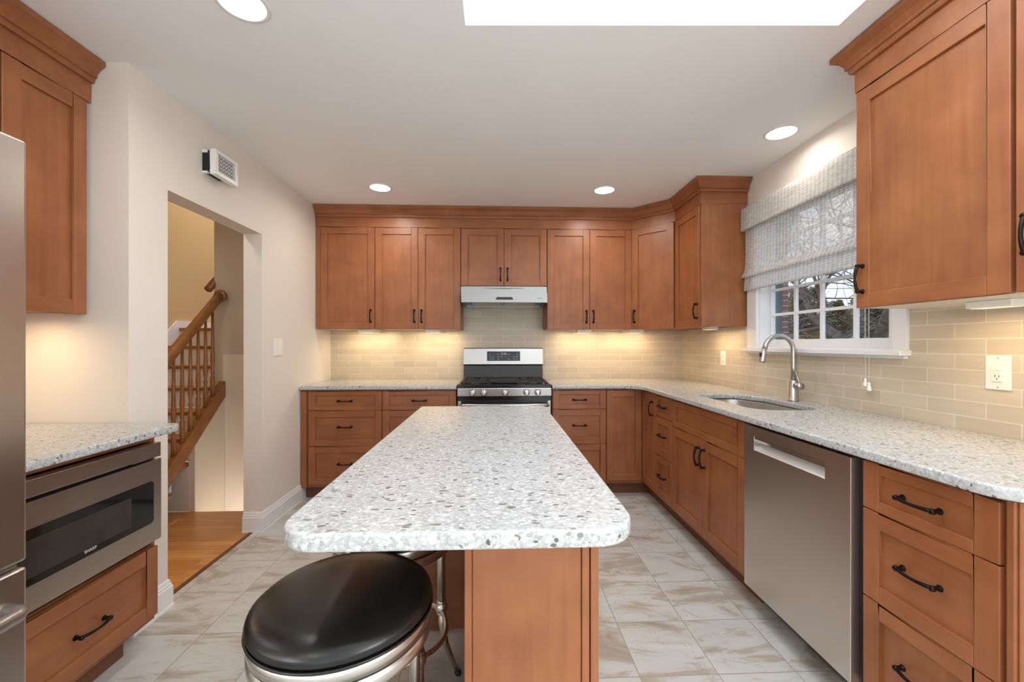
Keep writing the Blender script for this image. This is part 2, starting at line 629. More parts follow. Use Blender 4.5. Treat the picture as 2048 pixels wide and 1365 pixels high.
class MB:
    def __init__(s):
        s.bm = bmesh.new()

    def _m(s, faces, mi):
        for f in faces:
            f.material_index = mi

    def box(s, x0, x1, y0, y1, z0, z1, mi=0):
        v = [s.bm.verts.new(p) for p in ((x0, y0, z0), (x1, y0, z0), (x1, y1, z0), (x0, y1, z0), (x0, y0, z1), (x1, y0, z1), (x1, y1, z1), (x0, y1, z1))]
        fs = [s.bm.faces.new([v[i] for i in q]) for q in ((0, 3, 2, 1), (4, 5, 6, 7), (0, 1, 5, 4), (1, 2, 6, 5), (2, 3, 7, 6), (3, 0, 4, 7))]
        s._m(fs, mi)
        return s

    def prism(s, pts, axis, a0, a1, mi=0):
        """polygon pts in the two other axes (cyclic order), extruded along axis from a0 to a1"""
        def mk(p, a):
            if axis == 0:
                return (a, p[0], p[1])
            if axis == 1:
                return (p[0], a, p[1])
            return (p[0], p[1], a)
        A = [s.bm.verts.new(mk(p, a0)) for p in pts]
        B = [s.bm.verts.new(mk(p, a1)) for p in pts]
        n = len(pts)
        fs = [s.bm.faces.new(A), s.bm.faces.new(B[::-1])]
        for i in range(n):
            fs.append(s.bm.faces.new((A[i], B[i], B[(i + 1) % n], A[(i + 1) % n])))
        s._m(fs, mi)
        return s

    def tube(s, pts, r, seg=10, mi=0, caps=True, closed=False):
        pts = [Vector(p) for p in pts]
        n = len(pts)
        rs = r if isinstance(r, (list, tuple)) else [r] * n
        rings = []
        up = None
        for i in range(n):
            if closed:
                t = pts[(i + 1) % n] - pts[i - 1]
            else:
                t = pts[min(i + 1, n - 1)] - pts[max(i - 1, 0)]
            t.normalize()
            if up is None:
                up = Vector((0, 0, 1)) if abs(t.z) < 0.9 else Vector((1, 0, 0))
            a = t.cross(up)
            if a.length < 1e-6:
                a = t.orthogonal()
            a.normalize()
            b_ = a.cross(t).normalized()
            up = b_
            rings.append([s.bm.verts.new(pts[i] + (a * math.cos(2 * PI * k / seg) + b_ * math.sin(2 * PI * k / seg)) * rs[i]) for k in range(seg)])
        fs = []
        for i in range(n if closed else n - 1):
            A, B = rings[i], rings[(i + 1) % n]
            for k in range(seg):
                fs.append(s.bm.faces.new((A[k], A[(k + 1) % seg], B[(k + 1) % seg], B[k])))
        if caps and not closed:
            fs.append(s.bm.faces.new(rings[0][::-1]))
            fs.append(s.bm.faces.new(rings[-1]))
        for f in fs:
            f.smooth = True
        s._m(fs, mi)
        return s

    def lathe(s, prof, seg=32, mi=0, c=(0, 0, 0), axis=2, smooth=True):
        """prof: list of (r, h) revolved about axis through c"""
        rings = []
        for r, h in prof:
            ring = []
            for k in range(seg):
                a = 2 * PI * k / seg
                x, y = r * math.cos(a), r * math.sin(a)
                p = {2: (x, y, h), 1: (x, h, y), 0: (h, x, y)}[axis]
                ring.append(s.bm.verts.new((p[0] + c[0], p[1] + c[1], p[2] + c[2])))
            rings.append(ring)
        fs = []
        for A, B in zip(rings, rings[1:]):
            for k in range(seg):
                fs.append(s.bm.faces.new((A[k], A[(k + 1) % seg], B[(k + 1) % seg], B[k])))
        for f in fs:
            f.smooth = smooth
        if prof[0][0] > 1e-5:
            fs.append(s.bm.faces.new(rings[0][::-1]))
        if prof[-1][0] > 1e-5:
            fs.append(s.bm.faces.new(rings[-1]))
        s._m(fs, mi)
        return s

    def obj(s, name, mats, parent=None, loc=(0, 0, 0), rot=(0, 0, 0), bevel=0.0, seg=2):
        bmesh.ops.remove_doubles(s.bm, verts=s.bm.verts, dist=1e-6)
        bmesh.ops.recalc_face_normals(s.bm, faces=s.bm.faces)
        me = bpy.data.meshes.new(name)
        s.bm.to_mesh(me)
        s.bm.free()
        for m_ in (mats if isinstance(mats, (list, tuple)) else [mats]):
            me.materials.append(m_)
        o = bpy.data.objects.new(name, me)
        col.objects.link(o)
        o.location = loc
        o.rotation_euler = rot
        if parent:
            o.parent = parent
        if bevel:
            bv = o.modifiers.new('bevel', 'BEVEL')
            bv.width = bevel
            bv.segments = seg
            bv.limit_method = 'ANGLE'
            bv.angle_limit = 0.6
        return o


def B(x0, x1, y0, y1, z0, z1):
    return MB().box(x0, x1, y0, y1, z0, z1)


def thing(name, label, cat, loc=(0, 0, 0), rotz=0.0, group=None):
    o = bpy.data.objects.new(name, None)
    o.empty_display_size = 0.1
    col.objects.link(o)
    o.location = loc
    o.rotation_euler = (0, 0, rotz)
    return tag(o, label, cat, group)


def tag(o, label, cat, group=None, kind=None):
    o['label'] = label
    o['category'] = cat
    if group:
        o['group'] = group
    if kind:
        o['kind'] = kind
    return o


def struct(o):
    o['kind'] = 'structure'
    return o


def copy_tree(o, parent=None):
    c = o.copy()
    col.objects.link(c)
    if parent:
        c.parent = parent
    for ch in list(o.children):
        copy_tree(ch, c)
    return c


def sweep(path, prof, name, mat, parent=None):
    """extrude prof [(out, z)] along plan path; 'out' is to the right of travel, corners mitred"""
    mb = MB()
    P = [Vector(p) for p in path]
    rings = []
    for i, p in enumerate(P):
        def nrm(a, b_):
            d = (b_ - a).normalized()
            return Vector((d.y, -d.x))
        if i == 0:
            nv, k = nrm(P[0], P[1]), 1.0
        elif i == len(P) - 1:
            nv, k = nrm(P[-2], P[-1]), 1.0
        else:
            n1, n2 = nrm(P[i - 1], p), nrm(p, P[i + 1])
            nv = (n1 + n2).normalized()
            k = 1.0 / max(0.2, nv.dot(n1))
        rings.append([mb.bm.verts.new((p.x + nv.x * o_ * k, p.y + nv.y * o_ * k, z)) for o_, z in prof])
    n = len(prof)
    for A, C in zip(rings, rings[1:]):
        for k in range(n):
            mb.bm.faces.new((A[k], A[(k + 1) % n], C[(k + 1) % n], C[k]))
    mb.bm.faces.new(rings[0])
    mb.bm.faces.new(rings[-1][::-1])
    return mb.obj(name, mat, parent)


def fillet(pts, seg=8):
    """pts: (x, y, r) -> polygon with rounded corners"""
    out = []
    n = len(pts)
    for i in range(n):
        x, y, r = pts[i]
        p = Vector((x, y))
        if r <= 0:
            out.append((x, y))
            continue
        a = (Vector(pts[i - 1][:2]) - p).normalized()
        b_ = (Vector(pts[(i + 1) % n][:2]) - p).normalized()
        ang = a.angle(b_)
        d = r / math.tan(ang / 2)
        c = p + (a + b_).normalized() * (r / math.sin(ang / 2))
        p0, p1 = p + a * d, p + b_ * d
        a0 = math.atan2(*(p0 - c).yx)
        a1 = math.atan2(*(p1 - c).yx)
        da = (a1 - a0 + PI) % (2 * PI) - PI
        for k in range(seg + 1):
            t = a0 + da * k / seg
            out.append((c.x + r * math.cos(t), c.y + r * math.sin(t)))
    return out


def slab(name, outlines, z0, z1, mat, bev=0.006):
    cu = bpy.data.curves.new(name + '_curve', 'CURVE')
    cu.dimensions = '2D'
    cu.fill_mode = 'BOTH'
    cu.extrude = (z1 - z0) / 2 - bev
    cu.bevel_depth = bev
    cu.bevel_resolution = 3
    cu.offset = -bev
    for pts in outlines:
        sp_ = cu.splines.new('POLY')
        sp_.points.add(len(pts) - 1)
        for q, p in zip(sp_.points, pts):
            q.co = (p[0], p[1], 0, 1)
        sp_.use_cyclic_u = True
    tmp = bpy.data.objects.new(name + '_tmp', cu)
    col.objects.link(tmp)
    dg = bpy.context.evaluated_depsgraph_get()
    me = bpy.data.meshes.new_from_object(tmp.evaluated_get(dg))
    bpy.data.objects.remove(tmp)
    bpy.data.curves.remove(cu)
    me.materials.clear()
    me.materials.append(mat)
    o = bpy.data.objects.new(name, me)
    col.objects.link(o)
    o.location = (0, 0, (z0 + z1) / 2)
    return o


def text_mesh(name, s, size, mat, parent, loc, rot, depth=0.0004):
    cu = bpy.data.curves.new(name + '_c', 'FONT')
    cu.body = s
    cu.size = size
    cu.extrude = depth
    cu.align_x = 'CENTER'
    cu.align_y = 'CENTER'
    tmp = bpy.data.objects.new(name + '_t', cu)
    col.objects.link(tmp)
    dg = bpy.context.evaluated_depsgraph_get()
    me = bpy.data.meshes.new_from_object(tmp.evaluated_get(dg))
    bpy.data.objects.remove(tmp)
    me.materials.clear()
    me.materials.append(mat)
    o = bpy.data.objects.new(name, me)
    col.objects.link(o)
    o.parent = parent
    o.location = loc
    o.rotation_euler = rot
    return o


# ------------------------------------------------------------------ room shell
XL, XR, YB, CZ = -1.57, 1.84, 3.98, 2.465
XA, YA = -2.03, 1.82            # alcove wall on the left, and where it steps in
YR = -2.6                       # wall behind the camera
D0, D1, DH = 2.029, 2.82, 2.0   # doorway in the left wall
W0, W1, WZ0, WZ1 = 1.815, 2.80, 1.235, 2.15   # window opening

struct(B(-1.62, XR + .1, YA, YB + .1, -.12, 0).box(XA - .1, XR + .1, YR - .1, YA, -.12, 0).obj('floor', M['floor']))
struct(B(-3.3, -1.645, 1.9, 3.18, -.12, 0).obj('floor_hall', M['hardwood']))
struct(B(-1.645, -1.62, D0, D1, -.1, .004).obj('trim_1', M['toe']))
mb = MB()
SX0, SX1, SY0, SY1 = -.115, 1.292, .2, 1.555
SYR = 1.500      # the skylight's far edge runs slightly out of square
mb.prism([(XA - .1, YR - .1), (SX0, YR - .1), (SX0, YB + .1), (XA - .1, YB + .1)], 2, CZ, CZ + .12).prism([(SX1, YR - .1), (XR + .1, YR - .1), (XR + .1, YB + .1), (SX1, YB + .1)], 2, CZ, CZ + .12)
mb.prism([(SX0, SY1), (SX1, SYR), (SX1, YB + .1), (SX0, YB + .1)], 2, CZ, CZ + .12).prism([(SX0, YR - .1), (SX1, YR - .1), (SX1, SY0), (SX0, SY0)], 2, CZ, CZ + .12)
ceiling = struct(mb.obj('ceiling', M['ceil']))
t_ = .03
WT = 3.05
B(SX0 - t_, SX0, SY0 - t_, SY1 + t_, CZ + .12, WT).box(SX1, SX1 + t_, SY0 - t_, SY1 + t_, CZ + .12, WT).prism([(SX0, SY1), (SX1, SYR), (SX1, SY1 + t_), (SX0, SY1 + t_)], 2, CZ + .12, WT).box(SX0, SX1, SY0 - t_, SY0, CZ + .12, WT).obj('skylight_well', M['well'], ceiling)
sk = struct(B(SX0 - .03, SX1 + .03, SY0 - .03, SY0 + .03, WT, WT + .05).box(SX0 - .03, SX1 + .03, SY1 - .03, SY1 + .03, WT, WT + .05).box(SX0 - .03, SX0 + .03, SY0, SY1, WT, WT + .05).box(SX1 - .03, SX1 + .03, SY0, SY1, WT, WT + .05).obj('window_2', M['white']))
B(SX0, SX1, SY0, SY1, WT + .02, WT + .025).obj('pane', M['glass'], sk)

wb = struct(B(XL - .12, XR + .1, YB, YB + .1, 0, CZ).obj('wall_back', M['wall']))
B(XL, XR - .008, YB - .008, YB, .90, 1.41).box(-.33, .475, YB - .008, YB, 1.41, 1.80).obj('backsplash', M['tile_back'], wb)
wr = struct(B(XR, XR + .1, YR, -2.2, 0, CZ).box(XR, XR + .1, -.3, W0, 0, CZ).box(XR, XR + .1, -2.2, -.3, 0, .9).box(XR, XR + .1, -2.2, -.3, 2.1, CZ).box(XR, XR + .1, W1, YB, 0, CZ).box(XR, XR + .1, W0, W1, 0, WZ0).box(XR, XR + .1, W0, W1, WZ1, CZ).obj('wall_right', M['wall']))
B(XR - .008, XR, .5, 1.755, .90, 1.41).box(XR - .008, XR, 1.755, 2.90, .90, 1.215).box(XR - .008, XR, 2.90, YB, .90, 1.395).obj('backsplash', M['tile_right'], wr)
struct(B(XL - .12, XL, YA, D0, 0, CZ).box(XL - .12, XL, D1, YB, 0, CZ).box(XL - .12, XL, D0, D1, DH, CZ).obj('wall_left', M['wall']))
struct(B(XA - .1, XL - .12, YA, YA + .1, 0, CZ).box(XA - .1, XA, YR, -2.2, 0, CZ).box(XA - .1, XA, -.7, YA, 0, CZ).box(XA - .1, XA, -2.2, -.7, 0, .9).box(XA - .1, XA, -2.2, -.7, 2.1, CZ).obj('wall_alcove', M['wall']))
rear = struct(B(XA, -1.65, YR - .1, YR, 0, CZ).box(1.45, XR, YR - .1, YR, 0, CZ).box(-1.65, 1.45, YR - .1, YR, 2.08, CZ).obj('wall_rear', M['wall']))
gd = struct(B(-1.65, -1.58, YR - .08, YR, 0, 2.08).box(1.38, 1.45, YR - .08, YR, 0, 2.08).box(-1.58, 1.38, YR - .08, YR, 2.0, 2.08).box(-.14, -.06, YR - .08, YR, .08, 2.0).box(-1.58, 1.38, YR - .08, YR, 0, .08).obj('door_added_rear', M['white']))  # unseen glass door, added as an opening for the rear fill
B(-1.58, -.14, YR - .05, YR - .045, .08, 2.0).box(-.06, 1.38, YR - .05, YR - .045, .08, 2.0).obj('pane', M['glass'], gd)

for nm_, xa_, xb_, y0_, y1_ in (('window_added_right', XR - .02, XR + .06, -2.2, -.3), ('window_added_left', XA - .06, XA + .02, -2.2, -.7)):  # unseen windows, added behind the camera as openings for the side fills
    ym_ = (y0_ + y1_) / 2
    f_ = struct(B(xa_, xb_, y0_ - .06, y0_ + .03, .84, 2.16).box(xa_, xb_, y1_ - .03, y1_ + .06, .84, 2.16).box(xa_, xb_, y0_ + .03, y1_ - .03, .84, .93).box(xa_, xb_, y0_ + .03, y1_ - .03, 2.07, 2.16).box(xa_ + .025, xb_ - .02, ym_ - .025, ym_ + .025, .93, 2.07).obj(nm_, M['white']))
    B((xa_ + xb_) / 2 - .002, (xa_ + xb_) / 2 + .002, y0_ + .03, y1_ - .03, .93, 2.07).obj('pane', M['glass'], f_)

BP = [(0, 0), (.018, 0), (.018, .012), (.015, .014), (.015, .098), (.011, .104), (.011, .112), (.007, .118), (.007, .126), (.003, .134), (0, .136)]
struct(sweep([(XL - .12, D1), (XL, D1), (XL, 3.43)], BP, 'baseboard_left', M['white']))
struct(sweep([(XL, YA + .005), (XL, D0), (XL - .12, D0)], BP, 'baseboard_doorway', M['white']))

# hall and stairwell beyond the doorway
XS0, XS1 = -3.15, -2.27
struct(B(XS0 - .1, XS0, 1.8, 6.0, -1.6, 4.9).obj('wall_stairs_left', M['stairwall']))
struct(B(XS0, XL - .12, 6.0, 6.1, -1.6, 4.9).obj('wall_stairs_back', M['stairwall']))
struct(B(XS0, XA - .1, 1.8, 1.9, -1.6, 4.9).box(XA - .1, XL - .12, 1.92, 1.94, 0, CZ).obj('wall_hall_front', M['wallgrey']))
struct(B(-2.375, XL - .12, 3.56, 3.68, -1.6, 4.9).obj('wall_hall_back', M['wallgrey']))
struct(B(-2.285, XL - .12, 3.53, 3.56, -1.6, 1.175).obj('wall_hall_lit', M['wall']))  # lit lower part of the hall wall, its brightness put into paler cream
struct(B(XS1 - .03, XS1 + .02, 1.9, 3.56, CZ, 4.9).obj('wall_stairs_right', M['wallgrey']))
struct(B(XS1 - .03, XL - .12, 1.9, 3.56, CZ, CZ + .1).box(XS0 - .1, XS1 + .02, 1.8, 6.1, 4.8, 4.9).box(XS1, XL - .12, 3.64, 6.1, 4.8, 4.9).obj('ceiling_hall', M['ceil']))
area('upstairs_light', (-2.75, 4.6, 4.4), (0, 0, 0), .35, .35, 42, (1.0, 0.70, 0.38), shape='DISK')
area('basement_stair_light', (-1.85, 3.3, -.5), (math.radians(150), 0, math.radians(0)), .2, .2, 2.4, (1.0, 0.78, 0.45), shape='DISK')
area('hall_light', (-1.98, 2.5, 2.44), (0, 0, 0), .2, .2, 2.5, (1.0, 0.86, 0.68), shape='DISK')

st = thing('staircase', 'oak and white staircase rising beyond the doorway', 'staircase', (XS1, 2.82, 0))
RZ, RY, Y1 = .178, .19, 2.86
NT = 8
for k in range(1, NT + 1):
    yk, zk = Y1 + RY * (k - 1) - 2.82, RZ * k
    back = yk + RY + .01 if k < NT else 3.1
    B(XS0 - XS1 + .002, -.06, yk, back, zk - .03, zk).obj('tread', M['oak_x'], st, bevel=.008, seg=3)
    B(XS0 - XS1 + .002, -.10, yk + .03, yk + .045, zk - RZ, zk - .03).obj('riser', M['white'], st)
SL = RZ / RY


def nose(y):
    return RZ + (y + 2.82 - Y1) * SL


ya, yb = -.10, .706
MB().prism([(ya, nose(ya) + .02), (yb, nose(yb) + .02), (yb, nose(yb) + .15), (ya, nose(ya) + .15)], 0, -.045, .012).obj('stringer', M['oak_y'], st, bevel=.003)
MB().prism([(.37, -1.5), (yb, -1.5), (yb, nose(yb) + .02), (.37, nose(.37) + .02)], 0, -.045, 0).box(XS0 - XS1 + .002, -.04, .365, .375, 0, nose(.36) - .15).obj('side_panel', M['wallgrey'], st)
# white skirting against the far wall of the stairs
yt = Y1 + RY * (NT - 1) - 2.82
MB().prism([(-.3, nose(-.3) - .1), (yt, nose(yt) - .1), (yt + 1.9, nose(yt) - .03), (yt + 1.9, nose(yt) + .07), (yt - .02, nose(yt) + .07), (-.3, nose(-.3) + .08)], 0, XS0 - XS1 + .001, XS0 - XS1 + .016).obj('skirting', M['white'], st)
for i in range(9):
    y = .03 + i * .0805
    if y > .66:
        break
    z0 = nose(y) + .15
    top = nose(y) + .87
    p = [(.016, z0 - .02), (.016, z0 + .13 + .02 * (i % 2)), (.009, z0 + .16), (.015, z0 + .19), (.009, z0 + .21), (.016, z0 + .27), (.012, z0 + .42), (.0085, top)]
    MB().lathe(p, 12, c=(-.02, y, 0)).obj('baluster', M['oak'], st)
pts = [(-.02, -.12 + .8 * t, nose(-.12 + .8 * t) + .885) for t in [i / 8 for i in range(9)]]
MB().tube(pts, .036, 14).obj('handrail', M['oak_y'], st)
MB().lathe([(.0, .665), (.045, .67), (.052, .682), (.05, .70), (.0, .708)], 24, c=(-.02, 0, nose(.68) + .885), axis=1).obj('rosette', M['oak'], st)
MB().tube([(-.12, .69, nose(.69) + .93), (-.12, 1.1, nose(1.1) + .93)], .03, 12).obj('handrail', M['oak_y'], st)
# ------------------------------------------------------------------ cabinets
DT = .02


def shaker(name, x0, x1, z0, z1, parent, rail=.058, trail=None, y=0.0):
    tr_ = trail or rail
    w, h = x1 - x0, z1 - z0
    mb = MB()
    mb.box(0, rail, -DT, 0, 0, h, 0).box(w - rail, w, -DT, 0, 0, h, 0)
    mb.box(rail, w - rail, -DT, 0, 0, tr_, 1).box(rail, w - rail, -DT, 0, h - tr_, h, 1)
    mb.box(rail - .004, w - rail + .004, -DT + .0105, -.002, tr_ - .004, h - tr_ + .004, 0 if h > w * .8 else 1)
    return mb.obj(name, [M['wood_v'], M['wood_h']], parent, (x0, y, z0), bevel=.0024)


_hm = None


def handle(parent, x, z, vertical=False):
    """arched dark pull; its own origin at the middle of its feet, on the door face"""
    global _hm
    if _hm is None:
        mb = MB()
        for s in (-1, 1):
            mb.lathe([(.0095, 0), (.0090, -.003), (.0062, -.007), (.0062, -.016), (.0085, -.021), (.0075, -.027), (.0, -.029)], 14, c=(s * .051, 0, 0), axis=1)
        pts = []
        for i in range(13):
            t = -1 + i / 6
            pts.append((t * .051, -.021 - .012 * (1 - t * t), 0))
        mb.tube(pts, [.0062 - .0018 * (1 - abs(-1 + i / 6)) for i in range(13)], 10)
        o = mb.obj('handle', M['bronze'])
        _hm = o.data
    else:
        o = bpy.data.objects.new('handle', _hm)
        col.objects.link(o)
    o.parent = parent
    o.location = (x, -DT, z)
    if vertical:
        o.rotation_euler = (0, PI / 2, 0)
    return o


KZ = .105      # toe kick height
BT = .892      # carcass top
DZ = ((.728, .880), (.440, .724), (.133, .436))


def base_body(t, w, depth=.60, toe=True, x0=0.0):
    B(x0, w, 0, depth, KZ, BT).obj('cabinet_body', M['wood_v'], t)
    if toe:
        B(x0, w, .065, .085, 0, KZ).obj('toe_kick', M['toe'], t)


def drawer_stack(t, x0, x1, zs=DZ, rail=.055):
    for i, (a, b_) in enumerate(zs):
        d = shaker('drawer', x0, x1, a, b_, t, rail=min(rail, (x1 - x0) * .22), trail=.034 if i == 0 else .052)
        handle(d, (x1 - x0) / 2, (b_ - a) / 2 + (.0 if i == 0 else .012))


G = .0015
GB = 'cherry base cabinets under the quartz worktops'
# back wall run, seen from the left
def back_base(x0, x1, label):
    return thing('base_cabinet', label, 'cabinet', (x0, 3.375, 0), 0, GB)


t = back_base(XL + .005, -.918, 'three-drawer cherry cabinet in the corner by the doorway wall')
w = -.918 - (XL + .005)
base_body(t, w - .001)
B(0, .045, -DT + .004, 0, KZ, BT - .01).obj('filler', M['wood_v'], t)
drawer_stack(t, .06, w - G - .002)
t = back_base(-.917, -.322, 'three-drawer cherry cabinet just left of the range')
base_body(t, .595)
drawer_stack(t, G, .595 - G)
t = back_base(.463, .910, 'narrow three-drawer cherry cabinet just right of the range')
base_body(t, .447)
drawer_stack(t, G + .003, .447 - G, rail=.05)
# corner unit with a folding two-leaf door
t = thing('corner_cabinet', 'cherry corner base cabinet with folding door between drawer stacks', 'cabinet', (.911, 3.375, 0), 0, GB)
pts = [(0, 0), (.319, 0), (.319, -.298), (.915, -.298), (.915, .59), (0, .59)]
MB().prism(pts, 2, KZ, BT).obj('cabinet_body', M['wood_v'], t)
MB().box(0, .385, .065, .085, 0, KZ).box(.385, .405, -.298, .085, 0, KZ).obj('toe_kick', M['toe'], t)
shaker('door', .004, .296, .133, .880, t, rail=.055)
dd = shaker('door', 0, .288, .133, .880, t, rail=.055)
dd.rotation_euler = (0, 0, -PI / 2)
dd.location = (.319, -.006, .133)
handle(dd, .245, .63, True)


# right wall run, faces -X; local x runs towards the camera
def right_base(y_far, label, name='base_cabinet', cat='cabinet', group=GB):
    return thing(name, label, cat, (1.23, y_far, 0), -PI / 2, group)


t = right_base(3.076, 'narrowest three-drawer cherry cabinet, beside the sink cabinet')
base_body(t, .293)
drawer_stack(t, .004, .290, rail=.045)
t = right_base(2.782, 'wide cherry sink cabinet with false front over two doors')
B(0, .832, 0, .02, KZ, BT).box(0, .02, .02, .60, KZ, BT).box(.812, .832, .02, .60, KZ, BT).box(.02, .812, .02, .60, KZ, KZ + .02).obj('cabinet_body', M['wood_v'], t)
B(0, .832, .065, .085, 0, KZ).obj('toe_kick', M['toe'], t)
shaker('false_front', .003, .829, .703, .880, t, trail=.04)
d = shaker('door', .003, .4145, .133, .699, t)
handle(d, .4115 - .03, .566 - .105, True)
d = shaker('door', .4175, .829, .133, .699, t)
handle(d, .03, .566 - .105, True)
t = right_base(1.312, 'wide three-drawer cherry cabinet beside the dishwasher')
base_body(t, .375)
drawer_stack(t, .004, .372, ((.728, .880), (.440, .724), (.133, .436)), rail=.055)
t = thing('end_panel', 'cherry end panel with grooved corner post at end of sink worktop', 'panel', (1.23, .935, 0), -PI / 2)
B(.0, .02, .0, .60, .0, BT).obj('panel', M['wood_v'], t)
MB().box(0, .006, -.012, .0, 0, BT).box(.006, .022, -.018, .016, 0, BT).box(.022, .028, -.010, .03, 0, BT).obj('post', M['wood_v'], t, bevel=.004, seg=3)

# dishwasher
t = thing('dishwasher', 'stainless steel dishwasher with pocket handle between cherry cabinets', 'dishwasher', (1.23, 1.948, 0), -PI / 2)
B(.012, .625, .0, .57, .112, .885).obj('tub_body', M['matblack'], t)
mb = MB()
dw0, dw1, pz0, pz1, px0, px1 = .026, .618, .772, .836, .098, .508
mb.box(dw0, dw1, -.04, 0, pz1, .880).box(dw0, dw1, -.04, 0, .118, pz0).box(dw0, px0, -.04, 0, pz0, pz1).box(px1, dw1, -.04, 0, pz0, pz1)
d = mb.obj('door', M['steel_v'], t)
B(dw1 - .004, dw1 + .001, -.0425, -.002, .118, .880).obj('edge_highlight', M['chrome'], d, bevel=.001)  # bright strip standing in for the highlight along the door edge
MB().prism([(-.0385, pz0), (-.008, pz0 + .030), (-.001, pz0 + .030), (-.001, pz0)], 0, px0, px1).obj('pocket_handle', M['scoop'], d)
B(px0, px1, -.006, -.001, pz0 + .030, pz1).obj('pocket_back', M['steel'], d)
B(px0, px1, -.038, -.008, pz1 - .012, pz1 - .0005).obj('pocket_lip', M['steel'], d)
B(.01, .627, .075, .095, .004, .11).obj('toe_panel', M['matblack'], t)

# ------------------------------------------------------------------ upper cabinets
UB, UT = 1.392, 2.287
GU = 'cherry wall cabinets with shaker doors'


def upper(x0, x1, label, doors, z0=UB, fill=0.0, hz=.115):
    t = thing('wall_cabinet', label, 'cabinet', (x0, 3.655, 0), 0, GU)
    w_ = x1 - x0
    B(0, w_, 0, .317, z0 + .006, UT).obj('cabinet_body', M['wood_v'], t)
    B(.015, w_ - .015, .012, .31, z0 + .002, z0 + .006).obj('bottom_panel', M['melamine'], t)
    if fill:
        B(0, fill, -DT + .004, 0, z0, UT).obj('filler', M['wood_v'], t)
    for a, b_, side in doors:
        d_ = shaker('door', a - x0, b_ - x0, z0, UT - .004, t)
        ww = b_ - a
        handle(d_, .03 if side < 0 else ww - .03, hz, True)
    return t


upper(XL + .005, -1.0595, 'single-door cherry wall cabinet in the corner above the left worktop', [(-1.528, -1.062, 1)], fill=.035)
upper(-1.0585, -.3105, 'two-door cherry wall cabinet between the corner unit and the hood', [(-1.055, -.6845, 1), (-.6815, -.313, -1)])
upper(-.3095, .4545, 'short two-door cherry wall cabinet right above the steel range hood', [(-.306, .0705, 1), (.0735, .451, -1)], z0=1.778, hz=.10)
upper(.4555, 1.2195, 'two-door cherry wall cabinet right of the hood cabinet', [(.459, .836, 1), (.839, 1.216, -1)])
t = thing('wall_cabinet', 'diagonal cherry wall cabinet across the corner of the tiled walls', 'cabinet', (1.2205, 3.655, 0), 0, GU)
P0, P1 = Vector((0, 0)), Vector((.2895, -.282))
MB().prism([(0, .001), (P1.x, P1.y), (.61, P1.y), (.61, .317), (0, .317)], 2, UB + .006, UT).obj('cabinet_body', M['wood_v'], t)
dl = (P1 - P0).length
d = shaker('door', 0, dl - .03, UB, UT - .004, t)
d.rotation_euler = (0, 0, math.atan2(P1.y, P1.x))
u = (P1 - P0).normalized()
d.location = (u.x * .012 , u.y * .012, UB)
handle(d, .03, .115, True)
t = thing('wall_cabinet', 'cherry wall cabinet beside the window shade, with plain end panel', 'cabinet', (1.51, 3.371, 0), -PI / 2, GU)
B(0, .424, 0, .318, UB + .006, UT).obj('cabinet_body', M['wood_v'], t)
B(.4245, .441, -.014, .318, UB, UT).obj('end_panel', M['wood_v'], t)
d = shaker('door', .012, .418, UB, UT - .004, t)
handle(d, .406 - .03, .115, True)

CP = [(0, 2.370), (.012, 2.370), (.016, 2.379), (.016, 2.390), (.024, 2.392), (.024, 2.405), (.036, 2.424), (.050, 2.436), (.058, 2.441), (.058, 2.461), (0, 2.461)]
FP = [(-.018, 2.287), (0, 2.287), (0, 2.370), (-.018, 2.370)]


def crown(path, label, dz=0.0):
    t_ = thing('crown_molding', label, 'molding', (path[0][0], path[0][1], 2.287))
    for nm, pr in (('frieze_board', FP), ('cornice', CP)):
        o_ = sweep(path, pr, nm, M['wood_h'], t_)
        o_.location = (-path[0][0], -path[0][1], -2.287)
    return t_


crown([(XL + .003, 3.635), (1.2222, 3.635), (1.492, 3.365), (1.492, 2.928), (XR - .003, 2.928)], 'long cherry crown molding over the back wall cabinets')
# right near
t = thing('wall_cabinet', 'large cherry wall cabinet in front of the window, handle at far edge', 'cabinet', (1.49, 1.622, 0), -PI / 2, GU)
B(0, .508, 0, .345, 1.416, UT).obj('cabinet_body', M['wood_v'], t)
B(.0, .508, .004, .345, 1.407, 1.416).obj('bottom_panel', M['melamine'], t)
d = shaker('door', .002, .505, 1.408, UT - .004, t)
handle(d, .03, .115, True)
t = thing('wall_cabinet', 'cherry wall cabinet cut off by the right picture edge', 'cabinet', (1.49, 1.112, 0), -PI / 2, GU)
B(0, .508, 0, .345, 1.416, UT).obj('cabinet_body', M['wood_v'], t)
B(.0, .508, .004, .345, 1.407, 1.416).obj('bottom_panel', M['melamine'], t)
d = shaker('door', .007, .505, 1.408, UT - .004, t)
handle(d, .035, .155, True)
crown([(XR - .003, 1.624), (1.468, 1.624), (1.468, .6)][::1], 'cherry crown molding over the large cabinet near the window')

# left alcove: faces +X, local x runs away from the camera
def left_unit(name, x, y_near, label, cat, group=None):
    return thing(name, label, cat, (x, y_near, 0), PI / 2, group)


t = left_unit('wall_cabinet', -1.74, 1.497, 'cherry wall cabinet above the microwave counter in the left alcove', 'cabinet', GU)
B(0, .318, 0, .288, 1.392, UT).obj('cabinet_body', M['wood_v'], t)
d = shaker('door', .002, .300, 1.386, UT - .004, t)
handle(d, .03, .115, True)
t = left_unit('wall_cabinet', -1.74, 1.075, 'cherry wall cabinet hidden behind the top of the fridge', 'cabinet', GU)
B(0, .42, 0, .288, 1.392, UT).obj('cabinet_body', M['wood_v'], t)
d = shaker('door', .002, .418, 1.386, UT - .004, t)
handle(d, .388, .115, True)
crown([(-1.72, 1.075), (-1.72, 1.816)], 'cherry crown molding over the fridge-side wall cabinet')

